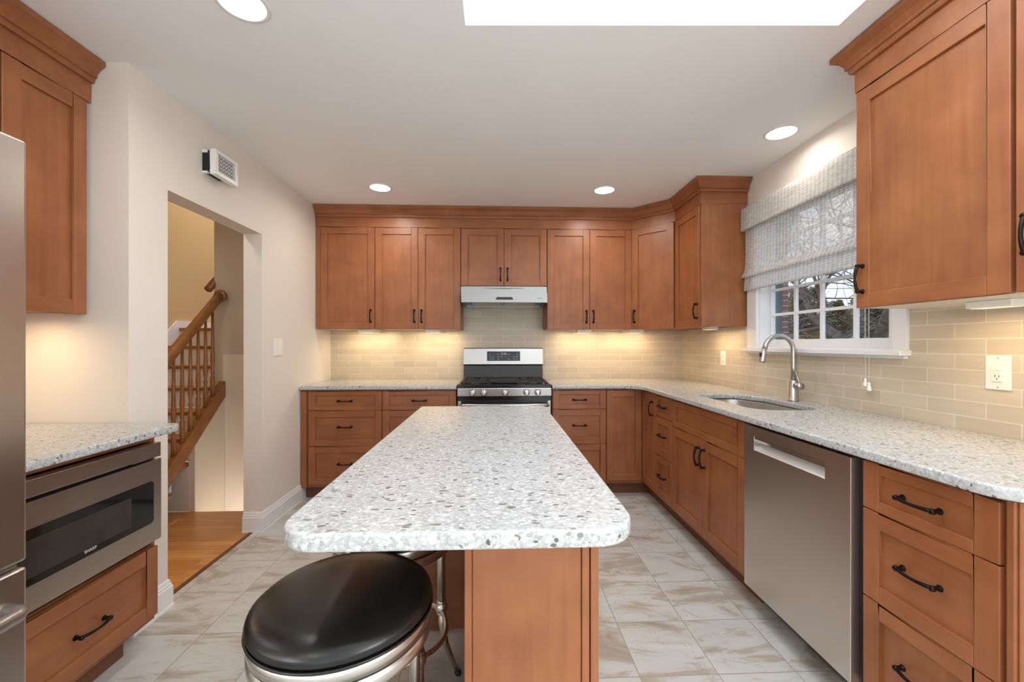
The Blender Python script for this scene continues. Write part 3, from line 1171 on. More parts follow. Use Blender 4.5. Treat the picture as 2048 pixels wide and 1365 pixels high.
t = left_unit('microwave_cabinet', -1.44, 1.07, 'cherry base cabinet holding the microwave drawer', 'cabinet')
B(0, .02, 0, .588, KZ, BT).box(.70, .72, 0, .588, KZ, BT).box(.02, .70, 0, .588, KZ, .425).box(.02, .70, 0, .588, .858, BT).obj('cabinet_body', M['wood_v'], t)
B(0, .65, .065, .085, 0, KZ).obj('toe_kick', M['toe'], t)
d = shaker('drawer', .0, .714, .131, .417, t, rail=.057)
handle(d, .425, .136)

t = left_unit('microwave_oven', -1.44, 1.075, 'stainless steel drawer microwave built into the alcove cabinet', 'microwave')
B(.02, .69, 0, .50, .43, .85).obj('oven_body', M['matblack'], t)
mb = MB()
f0, f1, wz0, wz1, wx0, wx1 = 0, .70, .537, .700, .045, .657
mb.box(f0, f1, -.04, 0, .453, wz0).box(f0, f1, -.04, 0, wz1, .786).box(f0, wx0, -.04, 0, wz0, wz1).box(wx1, f1, -.04, 0, wz0, wz1)
d = mb.obj('drawer', M['steel'], t)
MB().prism(fillet([(wx0 - .004, wz0 - .004, .016), (wx1 + .004, wz0 - .004, .016), (wx1 + .004, wz1 + .004, .016), (wx0 - .004, wz1 + .004, .016)]), 1, -.0415, -.03).obj('window', M['darkglass'], d)
B(wx0 + .07, wx1 - .10, -.0422, -.0416, wz0 + .02, wz1 - .028).obj('screen', M['cavity'], d)
text_mesh('logo', 'SHARP', .0145, M['marks'], d, (.398, -.0424, .551), (PI / 2, 0, 0))
B(f0, .0965, -.038, 0, .7945, .853).obj('control_panel', M['steel'], t)
B(.5655, f1, -.038, 0, .7945, .853).obj('control_panel', M['steel'], t)
B(.0965, .5655, -.008, 0, .7945, .853).obj('flap_recess', M['matblack'], t)
B(.101, .561, -.043, -.010, .799, .853).obj('control_flap', M['steel'], t, bevel=.002)

# refrigerator
t = left_unit('refrigerator', -1.215, .15, 'tall stainless steel refrigerator at the left edge with freezer drawer', 'refrigerator')
B(.004, .906, .0, .78, .05, 1.745).obj('case', plain('fridge_case_grey', (.12, .12, .125), .5), t)
for i, (a, b_) in enumerate(((0, .4535), (.4565, .91))):
    d = B(a, b_, -.06, 0, .729, 1.76).obj('door', M['steel_v'], t, bevel=.008, seg=4)
    hx = b_ - .045 if i == 0 else a + .045
    MB().tube([(hx, -.06, .85), (hx, -.105, .87), (hx, -.11, .95), (hx, -.11, 1.5), (hx, -.105, 1.58), (hx, -.06, 1.60)], .013, 12).obj('handle', M['nickel'], d)
d = B(0, .91, -.06, 0, .07, .714).obj('freezer_drawer', M['steel_v'], t, bevel=.008, seg=4)
MB().tube([(.045, -.06, .63), (.05, -.098, .63), (.065, -.108, .63), (.845, -.108, .63), (.86, -.098, .63), (.865, -.06, .63)], .016, 12).obj('handle', M['nickel'], d)
B(.01, .90, .01, .04, 0, .06).obj('kick_plate', M['matblack'], t)
MB().box(.85, .90, -.045, .02, .716, .727).obj('hinge', M['nickel'], t)

# ------------------------------------------------------------------ countertops
CB, CT = .8945, .925
o = slab('countertop', [fillet([(XL + .002, YB - .009, 0), (XL + .002, 3.33, .004), (-.318, 3.33, .004), (-.318, YB - .009, 0)])], CB, CT, M['quartz'], .006)
tag(o, 'speckled quartz worktop left of the range', 'countertop')
SK = fillet([(1.335, 2.70, .06), (1.335, 2.035, .11), (1.69, 2.035, .11), (1.69, 2.52, .15), (1.60, 2.70, .09)], 10)
o = slab('countertop', [fillet([(.460, YB - .009, 0), (.460, 3.33, .004), (1.172, 3.33, .16), (1.172, .875, .10), (XR - .009, .875, .004), (XR - .009, YB - .009, 0)], 10), SK], CB, CT, M['quartz'], .006)
tag(o, 'L-shaped speckled quartz worktop with sink cutout under the window', 'countertop')
o = slab('countertop', [fillet([(XA + .002, 1.07, .004), (-1.335, 1.07, .004), (-1.335, 1.812, .045), (XA + .002, 1.812, 0)])], CB, CT, M['quartz'], .006)
tag(o, 'small speckled quartz worktop above the drawer microwave', 'countertop')
IL, IR, IF, IB = -.417, .276, .760, 2.31
o = slab('island_countertop', [fillet([(IL, IB, .02), (IL, IF, .085), (IR, IF, .085), (IR, IB, .02)], 10)], .8785, .914, M['quartz'], .007)
tag(o, 'long speckled quartz island top with rounded near corners', 'countertop')

# sink
t = thing('sink', 'undermount stainless steel sink bowl below the window', 'sink', (1.51, 2.36, .68))
cx, cy = 1.51, 2.36
bm_ = bmesh.new()


def ring(k, z):
    return [bm_.verts.new(((x - cx) * k, (y - cy) * k, z)) for x, y in SK]


R_ = [ring(1.06, .2142), ring(1.03, .2142), ring(1.02, .205), ring(1.0, .03), ring(.93, .006), ring(.5, .002), ring(.12, 0)]
for A_, C_ in zip(R_, R_[1:]):
    for k in range(len(A_)):
        f = bm_.faces.new((A_[k], A_[(k + 1) % len(A_)], C_[(k + 1) % len(A_)], C_[k]))
        f.smooth = True
bm_.faces.new(R_[-1])
mb = MB()
mb.bm.free()
mb.bm = bm_
ob_ = mb.obj('bowl', M['sinksteel'], t)
sd = ob_.modifiers.new('thickness', 'SOLIDIFY')
sd.thickness = .0015
MB().lathe([(.045, .0005), (.045, .003), (.035, .004), (.012, .002), (0, .002)], 24).obj('drain', M['nickel'], t, loc=(0, 0, .002))

# faucet
FX, FY = 1.762, 2.365
t = thing('faucet', 'brushed nickel gooseneck faucet standing behind the sink', 'faucet', (FX, FY, CT))
MB().lathe([(.0285, 0), (.0285, .008), (.0245, .010), (.0245, .118), (.0235, .122), (.014, .124)], 28).obj('base', M['nickel'], t)
pts = [(0, 0, .12), (0, 0, .20), (0, 0, .285)]
for i in range(1, 13):
    a = PI * i / 14
    pts.append((-.088 + .088 * math.cos(a), 0, .298 + .088 * math.sin(a)))
pts.append((-.1775, 0, .300))
MB().tube(pts, .0135, 16).obj('spout', M['nickel'], t)
MB().tube([(-.1772, 0, .307), (-.181, 0, .285), (-.190, 0, .236), (-.192, 0, .228)], [.0145, .0155, .0175, .0165], 18).obj('spray_head', M['nickel'], t)
MB().box(-.2035, -.195, -.006, .006, .262, .284).obj('spray_button', M['matblack'], t, bevel=.002)
h = MB().lathe([(.0, -.066), (.0185, -.064), (.0195, -.03), (.0195, -.02)], 20, c=(0, 0, .092), axis=1).obj('valve', M['nickel'], t)
MB().tube([(0, -.050, .10), (0, -.036, .135), (0, -.016, .185)], [.006, .005, .0045], 10).obj('lever', M['nickel'], h)

# ------------------------------------------------------------------ island
t = thing('kitchen_island', 'cherry kitchen island cabinet under the long quartz top', 'island', (-.075, .98, 0))
ib = .8775
B(.006, .300, .012, .83, .0, ib).box(-.305, .300, .83, 1.30, .105, ib).box(-.285, .28, .85, 1.28, 0, .105).obj('cabinet_body', M['wood_v'], t)
mb = MB()
mb.box(0, .018, 0, .012, 0, ib).box(.282, .3005, 0, .012, 0, ib).box(.018, .282, .005, .012, 0, ib)
mb.obj('end_panel', M['wood_v'], t, bevel=.003, seg=3)
for y0_, y1_ in ((.0, .43), (.434, .864), (.868, 1.296)):
    d = shaker('door', 0, y1_ - y0_ - .004, .10, ib - .01, t)
    d.rotation_euler = (0, 0, PI / 2)
    d.location = (.3035, y0_ + .002, .10)
B(-.305, .0, .815, .83, .135, ib).obj('back_panel', M['wood_v'], t)

# ------------------------------------------------------------------ bar stools
SR = .200


def make_stool(x, y, label):
    t = thing('bar_stool', label, 'stool', (x, y, 0), math.radians(-8), 'round bar stools with satin metal frames')
    prof = [(0, .6390), (SR - .01, .6390), (SR - .001, .6450), (SR + .003, .6550), (SR - .001, .6670), (SR - .015, .6780), (SR - .045, .6860), (SR - .09, .6905), (.04, .6925), (0, .6925)]
    MB().lathe(prof, 64).obj('seat_cushion', M['leather'], t)
    MB().tube([((SR + .001) * math.cos(a), (SR + .001) * math.sin(a), .6415) for a in [2 * PI * k / 64 for k in range(64)]], .0035, 8, closed=True).obj('piping', M['leather'], t)
    ring = MB().lathe([(.05, .5780), (SR - .012, .5760), (SR - .004, .5760), (SR - .001, .5790), (SR - .001, .6035), (SR - .006, .6045), (SR - .006, .6095), (SR - .001, .6105), (SR + .001, .6360), (SR - .004, .6390), (.05, .6390)], 72).obj('seat_ring', M['stoolmetal'], t)
    MB().lathe([(SR - .0055, .6046), (SR - .0035, .6046), (SR - .0035, .6094), (SR - .0055, .6094)], 72).obj('groove', M['matblack'], ring)
    for k in range(4):
        a = PI / 4 + k * PI / 2
        c_, s_ = math.cos(a), math.sin(a)

        def p(r, z):
            return (r * c_, r * s_, z)
        leg = MB().tube([p(.178, .5830), p(.178, .4770), p(.179, .305)], .0145, 16).tube([p(.179, .285), p(.183, .22), p(.197, .14), p(.222, .07), p(.250, .012)], [.0135, .0130, .0122, .0112, .0105], 14).obj('leg', M['stoolmetal'], t)
        MB().lathe([(.015, .314), (.0175, .310), (.0175, .306), (.0155, .303), (.021, .296), (.0235, .287), (.021, .276), (.016, .270), (.0175, .267), (.0165, .262), (.0135, .259)], 18, c=(.179 * c_, .179 * s_, 0)).obj('collar', M['stoolmetal'], leg)
        MB().tube([p(.247, .016), p(.252, .0)], .0125, 14).obj('foot_cap', M['rubber'], leg)
    # footrest: four bowed bars between the collars
    for k in range(4):
        a0_, a1_ = PI / 4 + k * PI / 2, PI / 4 + (k + 1) * PI / 2
        pts = []
        for i in range(13):
            u_ = i / 12
            a = a0_ + (a1_ - a0_) * u_
            pts.append((.172 * math.cos(a), .172 * math.sin(a), .283 - .012 * math.sin(PI * u_)))
        MB().tube(pts, .0085, 10).obj('footrest', M['stoolmetal'], t)
    return t


s1 = make_stool(-.356, .985, 'round black leather bar stool in the foreground by the island')
s2 = copy_tree(s1)
s2.location = (-.345, 1.425, 0)
s2['label'] = 'round black bar stool tucked under the island behind the front stool'

# ------------------------------------------------------------------ range
RX0, RX1 = -.311, .452
t = thing('gas_range', 'freestanding stainless gas range between the back cabinets', 'range', ((RX0 + RX1) / 2, 3.36, 0))
rw = (RX1 - RX0) / 2
B(-rw, rw, 0, .56, .03, .89).obj('oven_body', M['rangesteel'], t)
MB().prism([(-.03, .835), (-.045, .84), (-.045, .905), (-.0, .92), (0, .835)], 0, -rw, rw).obj('control_panel', M['rangesteel'], t, bevel=.004)
for x in (-.26, -.168, .004, .178, .268):
    k = MB().lathe([(.026, 0), (.0265, -.006), (.022, -.008), (.0205, -.026), (.018, -.029), (0, -.030)], 26, axis=1).box(-.005, .005, -.037, -.026, -.019, .019, 0).obj('knob', M['chrome'], t, loc=(x, -.045, .872))
    B(-.030, -.022, -.0008, 0, .028, .031).box(.024, .031, -.0008, 0, .022, .025).obj('mark', M['darkmarks'], t, loc=(x, -.0452, .868))
B(-rw + .002, rw - .002, -.02, 0, .800, .835).obj('vent_gap', M['black'], t)
text_mesh('logo', '- - -', .012, M['marks'], t, (0, -.0206, .822), (PI / 2, 0, 0))
od = B(-rw + .004, rw - .004, -.035, 0, .20, .80).obj('oven_door', M['rangesteel'], t, bevel=.004)
B(-.25, .25, -.0365, -.034, .33, .66).obj('window', M['darkglass'], od)
B(-rw + .03, rw - .03, -.0365, -.0345, .765, .799).obj('top_band', M['black'], od)
MB().tube([(-rw + .035, -.035, .766), (-rw + .035, -.072, .770), (-rw + .05, -.080, .771), (rw - .05, -.080, .771), (rw - .035, -.072, .770), (rw - .035, -.035, .766)], .0135, 12).obj('handle', M['rangesteel'], od)
B(-rw + .004, rw - .004, -.03, 0, .04, .19).obj('storage_drawer', M['rangesteel'], t, bevel=.004)
# cooktop: black tray with raised rim
mb = MB()
mb.box(-rw, rw, -.035, .55, .905, .922).box(-rw, rw, -.040, -.015, .905, .934)
mb.box(-rw, -rw + .02, -.035, .53, .92, .934).box(rw - .02, rw, -.035, .53, .92, .934)
mb.obj('cooktop', M['black'], t, bevel=.005, seg=3)


def grate(xa, xb, griddle=False):
    mb = MB()
    z0_, z1_ = .945, .958
    ya_, yb_ = .0, .46
    b_ = .006
    mb.box(xa, xb, ya_, ya_ + 2 * b_, z0_, z1_).box(xa, xb, yb_ - 2 * b_, yb_, z0_, z1_)
    mb.box(xa, xa + 2 * b_, ya_, yb_, z0_, z1_).box(xb - 2 * b_, xb, ya_, yb_, z0_, z1_)
    for x_ in (xa, xb - .014):
        for y_ in (ya_, yb_ - .014):
            mb.box(x_, x_ + .014, y_, y_ + .014, .922, z0_)
    if griddle:
        mb.box(xa + .01, xb - .01, .02, yb_ - .02, z0_ + .002, z1_ - .002)
    else:
        xm = (xa + xb) / 2
        ym = (ya_ + yb_) / 2
        mb.box(xa, xb, ym - b_, ym + b_, z0_, z1_)
        for cy_ in ((ya_ + ym) / 2, (yb_ + ym) / 2):
            for k in range(6):
                a = PI / 6 + k * PI / 3
                c_, s_ = math.cos(a), math.sin(a)
                mb.tube([(xm + c_ * .03, cy_ + s_ * .03, z1_ - .005), (xm + c_ * .10, cy_ + s_ * .098, z1_ - .005)], .005, 6)
    return mb


for nm, a, b_, g_ in (('burner_grate', -.345, -.125, False), ('griddle', -.12, .12, True), ('burner_grate', .125, .345, False)):
    grate(a, b_, g_).obj(nm, M['iron'], t, bevel=.002)
for x_ in (-.235, .235):
    for y_ in (.115, .345):
        bcap = MB().lathe([(.045, .9225), (.045, .930), (.030, .934), (.030, .9405), (.026, .943), (0, .943)], 24).obj('burner', M['iron'], t, loc=(x_, y_, 0))
bg_ = MB().prism([(.515, .922), (.535, 1.062), (.56, 1.062), (.56, .922)], 0, -rw + .008, rw - .008).obj('backguard', M['black'], t, bevel=.003)
pn = MB().prism([(.500, 1.070), (.522, 1.218), (.528, 1.226), (.56, 1.226), (.56, 1.062), (.52, 1.062)], 0, -rw + .004, rw - .004).obj('backguard_panel', M['rangesteel'], t, bevel=.003)
tilt = math.atan2(.022, .148)
dsp = B(-.156, .156, -.003, 0, -.045, .045).obj('display', M['display'], pn, loc=(.002, .5105, 1.148), rot=(-tilt, 0, 0), bevel=.001)
mb = MB()
rr = random.Random(3)
for gx in (-.125, -.10, -.05, -.02, .02, .05, .10, .125):
    for gz in (-.027, -.005, .018):
        if rr.random() < .75:
            w_ = rr.uniform(.004, .009)
            mb.box(gx - w_, gx + w_, -.0036, -.003, gz - .0016, gz + .0016)
mb.obj('button_marks', M['marks'], dsp)
text_mesh('clock', '12:05', .026, M['marks'], dsp, (0, -.0036, .022), (PI / 2, 0, 0), .0003)

# ------------------------------------------------------------------ range hood
t = thing('range_hood', 'stainless under-cabinet range hood above the gas range', 'range hood', (.0725, 3.98, 1.615))
hw = .364
MB().prism([(-.012, .157), (-.345, .157), (-.345, .092), (-.505, .078), (-.505, .068), (-.012, .068)], 0, -hw, hw).box(-.380, .380, -.344, -.012, .075, .1565).obj('housing', M['hoodsteel'], t)
MB().box(-hw, hw, -.512, -.495, 0, .074).box(-hw, -hw + .012, -.495, -.012, 0, .068).box(hw - .012, hw, -.495, -.012, 0, .068).box(-hw, hw, -.03, -.012, .0, .068).obj('front_band', M['hoodsteel'], t)
for s in (-1, 1):
    MB().prism([(-.48, .052), (-.04, .012), (-.04, .02), (-.48, .060)], 0, min(s * .008, s * .29), max(s * .008, s * .29)).obj('filter', M['filter'], t)
    lb = B(min(s * .30, s * .36), max(s * .30, s * .36), -.47, -.10, .030, .062).obj('light_housing', M['hoodsteel'], t, bevel=.006)
    B(min(s * .312, s * .348), max(s * .312, s * .348), -.455, -.36, .0275, .030).obj('lens', M['plastic'], lb)
B(-.012, .012, -.49, -.03, .012, .055).obj('divider', M['hoodsteel'], t)
MB().prism(fillet([(-.075, .022, .003), (.075, .022, .003), (.066, .044, .012), (-.066, .044, .012)]), 1, -.5145, -.511).obj('switch_panel', M['black'], t)
text_mesh('logo', 'BROAN', .012, M['darkmarks'], t, (.30, -.5124, .034), (PI / 2, 0, 0))
mb = MB()
for k in range(-22, 23):
    mb.box(k * .0078 - .0022, k * .0078 + .0022, -.0012, .001, -.010 + abs(k) * .00036, .003)
mb.obj('vent_slots', M['matblack'], t, loc=(0, -.345, .142))

# ------------------------------------------------------------------ ceiling lights
DL = [(-.895, 1.485, 'recessed ceiling light cut by the top picture edge'), (-.888, 3.19, 'recessed ceiling light over the left part of the back cabinets'),
      (.846, 3.172, 'recessed ceiling light over the right part of the back cabinets'), (1.622, 2.272, 'recessed ceiling light above the window over the sink'),
      (-.9, -.6, 'recessed ceiling light behind the viewpoint on the fridge side'), (1.1, -.6, 'recessed ceiling light behind the viewpoint on the sink side')]
for x, y, lab in DL:
    t = thing('recessed_light', lab, 'ceiling light', (x, y, CZ), 0, 'recessed round ceiling lights')
    MB().lathe([(.074, -.001), (.076, -.005), (.087, -.003), (.090, -.001), (.090, 0)], 40).obj('trim_ring', M['white'], t)
    MB().lathe([(.0, -.0035), (.075, -.0035), (.075, -.001), (0, -.001)], 40).obj('lens', M['lamp'], t)
    area('downlight_glow', (0, 0, -.008), (0, 0, 0), .13, .13, DOWN_W * (.5 if x > 1.5 else 1.55 if y > 3 else 1.0), WARM, t, 'DISK', math.radians(165))

# under-cabinet lights
UL = [(-1.155, 3.70, 0, 'under-cabinet light below the left corner cabinet'), (-.565, 3.70, 0, 'under-cabinet light just left of the range'),
      (.80, 3.70, 0, 'under-cabinet light just right of the range'), (1.285, 3.70, 0, 'under-cabinet light below the diagonal corner cabinet')]
for x, y, rz, lab in UL:
    t = thing('under_cabinet_light', lab, 'light fixture', (x, y, UB + .006), rz, 'white under-cabinet light bars')
    B(-.0625, .0625, -.02, .24, -.034, 0).obj('housing', M['plastic'], t, bevel=.003)
    B(-.055, .055, .03, .23, -.0355, -.034).obj('lens', M['strip'], t)
    area('strip_glow', (0, .12, -.04), (math.radians(12), 0, 0), .40, .10, UNDER_W, WARMER, t)
for x, y, rz, z, lab in ((1.68, 3.16, 0, UB + .006, 'under-cabinet light below the cabinet beside the window'), (1.66, 1.30, 0, 1.407, 'under-cabinet light below the large cabinet on the right'), (-1.88, 1.55, 0, 1.392, 'under-cabinet light in the left alcove')):
    t = thing('under_cabinet_light', lab, 'light fixture', (x, y, z), rz, 'white under-cabinet light bars')
    B(-.03, .03, -.065, .065, -.024, 0).obj('housing', M['plastic'], t, bevel=.003)
    B(-.022, .022, -.055, .055, -.0255, -.024).obj('lens', M['strip'], t)
    area('strip_glow', (0, 0, -.028), (0, 0, 0), .06, .32, UNDER_W * .9, WARMER, t)

# ------------------------------------------------------------------ window over the sink
mb = MB()
cx0, cx1 = XR - .022, XR
mb.box(cx0, cx1, W1, W1 + .105, WZ0, WZ1 + .09).box(cx0, cx1, W0 - .065, W0, WZ0, WZ1 + .09).box(cx0, cx1, W0 - .065, W1 + .105, WZ1, WZ1 + .09)
mb.box(XR, XR + .1, W1 - .012, W1, WZ0, WZ1).box(XR, XR + .1, W0, W0 + .012, WZ0, WZ1).box(XR, XR + .1, W0, W1, WZ1 - .012, WZ1).box(XR - .0, XR + .1, W0, W1, WZ0 - .02, WZ0 + .004)
win = struct(mb.obj('window_1', M['white'], bevel=.0015))
B(XR - .062, XR + .02, W0 - .075, W1 + .112, WZ0 - .026, WZ0).box(cx0 - .002, XR - .003, W0 - .06, W1 + .1, WZ0 - .04, WZ0 - .026).obj('window_sill', M['white'], win, bevel=.004, seg=3)
sx0, sx1 = 1.905, 1.935
gy0, gy1, gz0 = 1.918, 2.768, 1.292
mb = MB()
mb.box(sx0, sx1, W0 + .012, gy0, WZ0 + .004, WZ1 - .012).box(sx0, sx1, gy1, W1 - .012, WZ0 + .004, WZ1 - .012).box(sx0, sx1, gy0, gy1, WZ0 + .004, gz0).box(sx0, sx1, gy0, gy1, WZ1 - .05, WZ1 - .012)
mb.obj('sash', M['white'], win, bevel=.003)
mb = MB()
for y in (2.553, 2.340, 2.114):
    mb.box(sx0 + .006, sx1 - .006, y - .0095, y + .0095, gz0, WZ1 - .05)
for z in (1.462, 1.63, 1.80, 1.97):
    mb.box(sx0 + .007, sx1 - .007, gy0, gy1, z - .009, z + .009)
mb.obj('muntins', M['white'], win)
B(1.918, 1.922, gy0, gy1, gz0, WZ1 - .05).obj('pane', M['glass'], win)
B(1.895, 1.905, 2.70, 2.745, 1.262, 1.276).obj('latch', M['plastic'], win)

# woven roman shade
t = thing('roman_shade', 'white woven roman shade half lowered over the window', 'window shade', (1.80, 2.33, 2.24))
ys0, ys1 = 1.735 - 2.33, 2.905 - 2.33


def cloth(prof, name, mat, th=.0015):
    bm2 = bmesh.new()
    rows = []
    for x_, z_ in prof:
        rows.append([bm2.verts.new((x_ - 1.80, y_, z_ - 2.24)) for y_ in (ys0, ys1)])
    for a, b2 in zip(rows, rows[1:]):
        f = bm2.faces.new((a[0], a[1], b2[1], b2[0]))
        f.smooth = True
    mb_ = MB()
    mb_.bm.free()
    mb_.bm = bm2
    return mb_.obj(name, mat, t)


cloth([(1.808, 2.238), (1.775, 2.236), (1.772, 2.20), (1.771, 2.10), (1.768, 2.085), (1.770, 2.076), (1.778, 2.073), (1.780, 2.09)], 'valance', M['weave2'])
cloth([(1.806, 2.21), (1.804, 1.86), (1.800, 1.80), (1.790, 1.772), (1.778, 1.752), (1.774, 1.742), (1.780, 1.735), (1.792, 1.738), (1.800, 1.755)], 'panel', M['weave'])
cloth([(1.801, 1.79), (1.798, 1.72), (1.795, 1.66), (1.793, 1.645), (1.797, 1.641), (1.800, 1.66)], 'bottom_fold', M['weave2'])
B(1.786 - 1.8, 1.792 - 1.8, ys0, ys1, 2.071 - 2.24, 2.086 - 2.24).obj('hem_bar', M['weave2'], t)
B(1.803 - 1.8, 1.817 - 1.8, ys0 + .01, ys1 - .01, -.03, -.004).obj('head_rail', M['white'], t)
for y_, zt in ((1.925, 1.085), (1.905, 1.065)):
    cdr = MB().tube([(-.012, y_ - 2.33, -.03), (-.008, y_ - 2.33, -.8), (-.006, y_ - 2.33, zt - 2.24)], .0011, 6).obj('pull_cord', M['plastic'], t)
    MB().lathe([(.004, .012), (.0055, .008), (.0060, -.006), (.0095, -.012), (.0105, -.026), (.009, -.030), (0, -.030)], 14).obj('tassel', M['plastic'], cdr, loc=(-.006, y_ - 2.33, zt - 2.24))

# ------------------------------------------------------------------ wall plates, register


def plate(name, label, cat, loc, rotz, w_, h_, kind):
    t = thing(name, label, cat, loc, rotz)
    B(-w_ / 2, w_ / 2, -.006, 0, -h_ / 2, h_ / 2).obj('cover_plate', M['plastic'], t, bevel=.002)
    if kind == 'switch':
        for s in (-1, 1):
            B(s * .023 - .0165, s * .023 + .0165, -.0085, -.005, -.033, .033).obj('rocker', M['plastic'], t, bevel=.0015)
    elif kind == 'outlet':
        for s in (-1, 1):
            r_ = B(-.0165, .0165, -.0085, -.005, s * .0225 - .0145, s * .0225 + .0145).obj('receptacle', M['plastic'], t, bevel=.004, seg=3)
            B(-.007, -.005, -.009, -.0084, s * .0225 - .003, s * .0225 + .006).box(.005, .007, -.009, -.0084, s * .0225 - .003, s * .0225 + .006).obj('slots', M['darkmarks'], r_)
    else:
        fr_ = B(-.0165, .0165, -.0095, -.005, -.033, .033).obj('receptacle', M['plastic'], t, bevel=.0015)
        B(-.011, .011, -.0115, -.009, .008, .017).obj('test_button', M['white'], fr_, bevel=.001)
        B(-.011, .011, -.0110, -.009, -.002, .006).obj('reset_button', M['white'], fr_, bevel=.001)
        B(-.007, -.005, -.0100, -.0094, -.017, -.008).box(.005, .007, -.0100, -.0094, -.017, -.009).box(-.002, .002, -.0100, -.0094, -.025, -.021).obj('slots', M['darkmarks'], fr_)
    MB().lathe([(.0028, 0), (.0024, -.0008), (0, -.001)], 10, axis=1).obj('screw', M['nickel'], t, loc=(0, -.006, h_ / 2 - .009))
    MB().lathe([(.0028, 0), (.0024, -.0008), (0, -.001)], 10, axis=1).obj('screw', M['nickel'], t, loc=(0, -.006, -h_ / 2 + .009))
    return t


plate('light_switch', 'white double light switch on the wall beside the doorway', 'light switch', (XL, 3.022, 1.240), PI / 2, .118, .124, 'switch')
plate('wall_outlet', 'white outlet on the tiles left of the faucet', 'outlet', (XR - .008, 3.235, 1.147), -PI / 2, .072, .116, 'outlet')
plate('wall_outlet', 'white ground-fault outlet with test buttons near the right edge', 'outlet', (XR - .008, 1.424, 1.157), -PI / 2, .077, .125, 'gfci')
t = thing('doorbell_chime', 'white box with pierced fretwork grille above the doorway', 'chime', (XL, 2.345, 2.24), PI / 2)
B(-.085, .05, -.045, 0, -.052, .060).obj('back_box', M['matblack'], t)
B(-.087, -.07, -.028, 0, .048, .064).box(-.087, -.07, -.028, 0, -.06, -.050).obj('bracket', M['white'], t)
mb = MB()
cw, chh, fr = .093, .068, .020
mb.box(-cw, cw, -.078, -.045, -chh, -chh + fr).box(-cw, cw, -.078, -.045, chh - fr, chh).box(-cw, -cw + fr, -.078, -.045, -chh + fr, chh - fr).box(cw - fr, cw, -.078, -.045, -chh + fr, chh - fr)
mb.obj('cover', M['white'], t, bevel=.002)
B(-cw + fr, cw - fr, -.060, -.050, -chh + fr, chh - fr).obj('grille_backing', M['matblack'], t)
mb = MB()
for i in range(-3, 4):
    for j in range(-2, 3):
        cx_, cz_ = i * .0225, j * .0205
        if abs(cx_) > cw - fr + .002:
            continue
        pts = [(cx_ + .0078 * math.cos(a), -.072, cz_ + .0072 * math.sin(a)) for a in [2 * PI * k / 12 for k in range(12)]]
        mb.tube(pts, .0011, 5, closed=True)
        mb.tube([(cx_ - .0115, -.072, cz_ - .0105), (cx_ + .0115, -.072, cz_ + .0105)], .0012, 4)
        mb.tube([(cx_ - .0115, -.072, cz_ + .0105), (cx_ + .0115, -.072, cz_ - .0105)], .0012, 4)
mb.obj('fretwork', M['white'], t)

# ------------------------------------------------------------------ garden outside the window
struct(B(2.2, 60, -20, 70, -1.8, -1.6).obj('ground', M['ground']))
t = thing('house_wing', 'brick corner of the house with grey siding outside the window', 'building', (2.3, 5.6, -1.6))
B(1.73, 1.80, 0, .9, 0, 5.2).obj('brick_wall', M['brickwall'], t)
B(0, 1.73, .04, .9, 0, 5.2).obj('siding', M['greyside'], t)


def cam_ray(px, dist):
    """ground position seen at picture column px, dist metres away in depth"""
    r = (px - 1024) / 821.0
    c, s = math.cos(.0393), math.sin(.0393)
    return Vector((dist * (r * c + s), dist * (c - r * s)))


def evergreen(x, y, h, r, seed, label):
    rg = random.Random(seed)
    t = thing('evergreen_tree', label, 'tree', (x, y, -1.6), 0, 'evergreens in the garden')
    MB().tube([(0, 0, 0), (0, 0, h * .5), (0, 0, h)], [.18, .11, .02], 8).obj('trunk', M['bark'], t)
    mb = MB()
    for _ in range(11000):
        u_ = rg.random() ** .8
        z = h * (.04 + .95 * u_)
        rad = r * (1 - u_) ** .75 * rg.uniform(.35, 1.0) + .05
        a = rg.uniform(0, 2 * PI)
        c = Vector((rad * math.cos(a), rad * math.sin(a), z + rg.uniform(-.15, .15)))
        d = Vector((math.cos(a), math.sin(a), rg.uniform(-.45, .1))).normalized()
        L = rg.uniform(.12, .30)
        side = d.cross(Vector((rg.uniform(-.4, .4), rg.uniform(-.4, .4), 1))).normalized() * L * rg.uniform(.16, .3)
        lift = Vector((0, 0, L * .12))
        v = [mb.bm.verts.new(q) for q in (c, c + d * L * .5 + side + lift, c + d * L, c + d * L * .5 - side - lift * .5)]
        mb.bm.faces.new(v)
    me = bpy.data.meshes.new('foliage')
    mb.bm.to_mesh(me)
    mb.bm.free()
    me.materials.append(M['needles'])
    f = bpy.data.objects.new('foliage', me)
    col.objects.link(f)
    f.parent = t


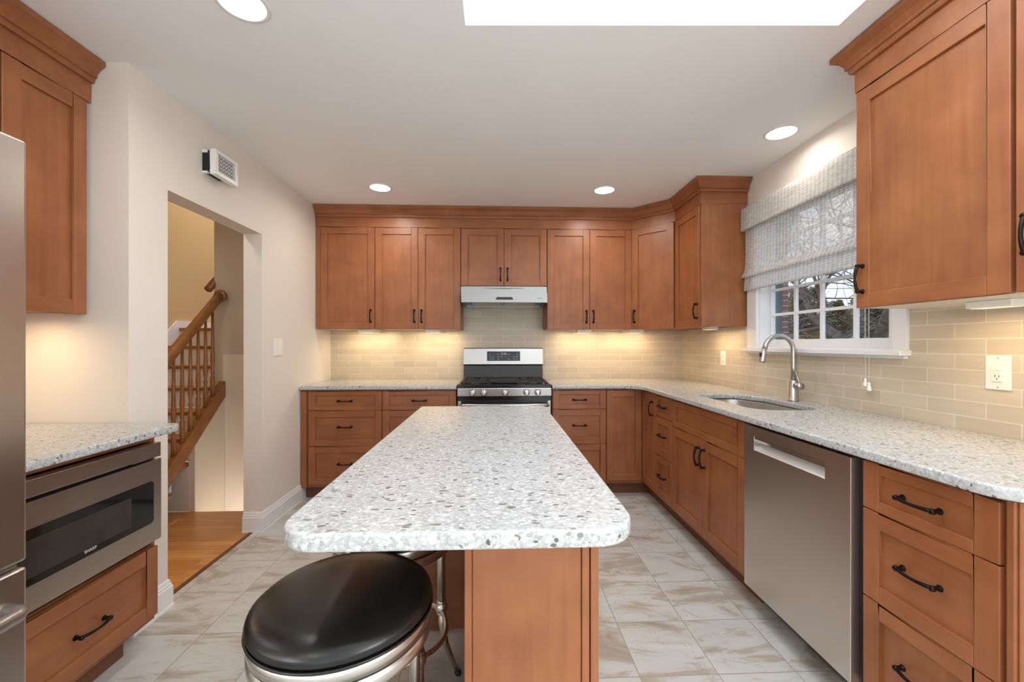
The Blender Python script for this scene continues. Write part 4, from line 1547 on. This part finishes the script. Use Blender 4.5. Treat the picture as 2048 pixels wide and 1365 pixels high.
EV = [(1600, 17, 5.1, 1.15), (1672, 21.5, 5.1, 1.7), (1752, 13, 4.2, 1.05), (1628, 29, 6.9, 2.4), (1722, 35.5, 7.6, 2.7)]
ELAB = ['evergreen nearest the brick house corner, in the front garden row', 'shorter evergreen in the middle of the front garden row', 'evergreen in the front garden row behind the trunk of the leafless tree',
        'tall evergreen at the back, showing above the front row near the house corner', 'broad evergreen farthest back, behind the right-hand window panes']
for i, (px, dd_, h_, r_) in enumerate(EV):
    p = cam_ray(px, dd_)
    evergreen(p.x, p.y, h_, r_, 20 + i, ELAB[i])


def bare_tree(x, y, seed, label, h=3.0, r=.3):
    rg = random.Random(seed)
    t = thing('bare_tree', label, 'tree', (x, y, -1.6), 0, 'leafless trees outside the window')
    tr, tw = MB(), MB()

    def grow(p, d, ln, rad, lvl):
        pts, rs = [p.copy()], [rad]
        n_ = 5
        for i in range(n_):
            d = (d + Vector((rg.uniform(-.25, .25), rg.uniform(-.25, .25), rg.uniform(-.16, .2)))).normalized()
            p = p + d * ln / n_
            pts.append(p.copy())
            rs.append(rad * (1 - .45 * (i + 1) / n_))
            if lvl > 0 and (i >= 1 or lvl < 3):
                for _ in range(2 if lvl > 1 and lvl < 4 else 1):
                    sd_ = Vector((rg.uniform(-1, 1), rg.uniform(-1, 1), rg.uniform(-.35, .8))).normalized()
                    grow(p.copy(), (d * .45 + sd_ * .85).normalized(), ln * rg.uniform(.5, .72), rs[-1] * .55, lvl - 1)
        (tr if lvl >= 3 else tw).tube(pts, rs, 7 if lvl >= 3 else 3, caps=False)
    base = Vector((0, 0, 0))
    top = Vector((.05, .15, h))
    tr.tube([base, Vector((.1, .05, h * .5)), top], [r, r * .8, r * .72], 10)
    for k in range(5):
        a = k * 2 * PI / 5 + .4
        grow(top.copy() - Vector((0, 0, .25 * (k % 3))), Vector((math.cos(a), math.sin(a), .22 + .25 * (k % 2))).normalized(), 4.2, r * .42, 3)
    tr.obj('trunk', M['bark'], t)
    tw.obj('branches', M['twig'], t)


p = cam_ray(1765, 8.0)
bare_tree(p.x, p.y, 5, 'large leafless tree with spreading limbs outside the window', 2.9, .26)
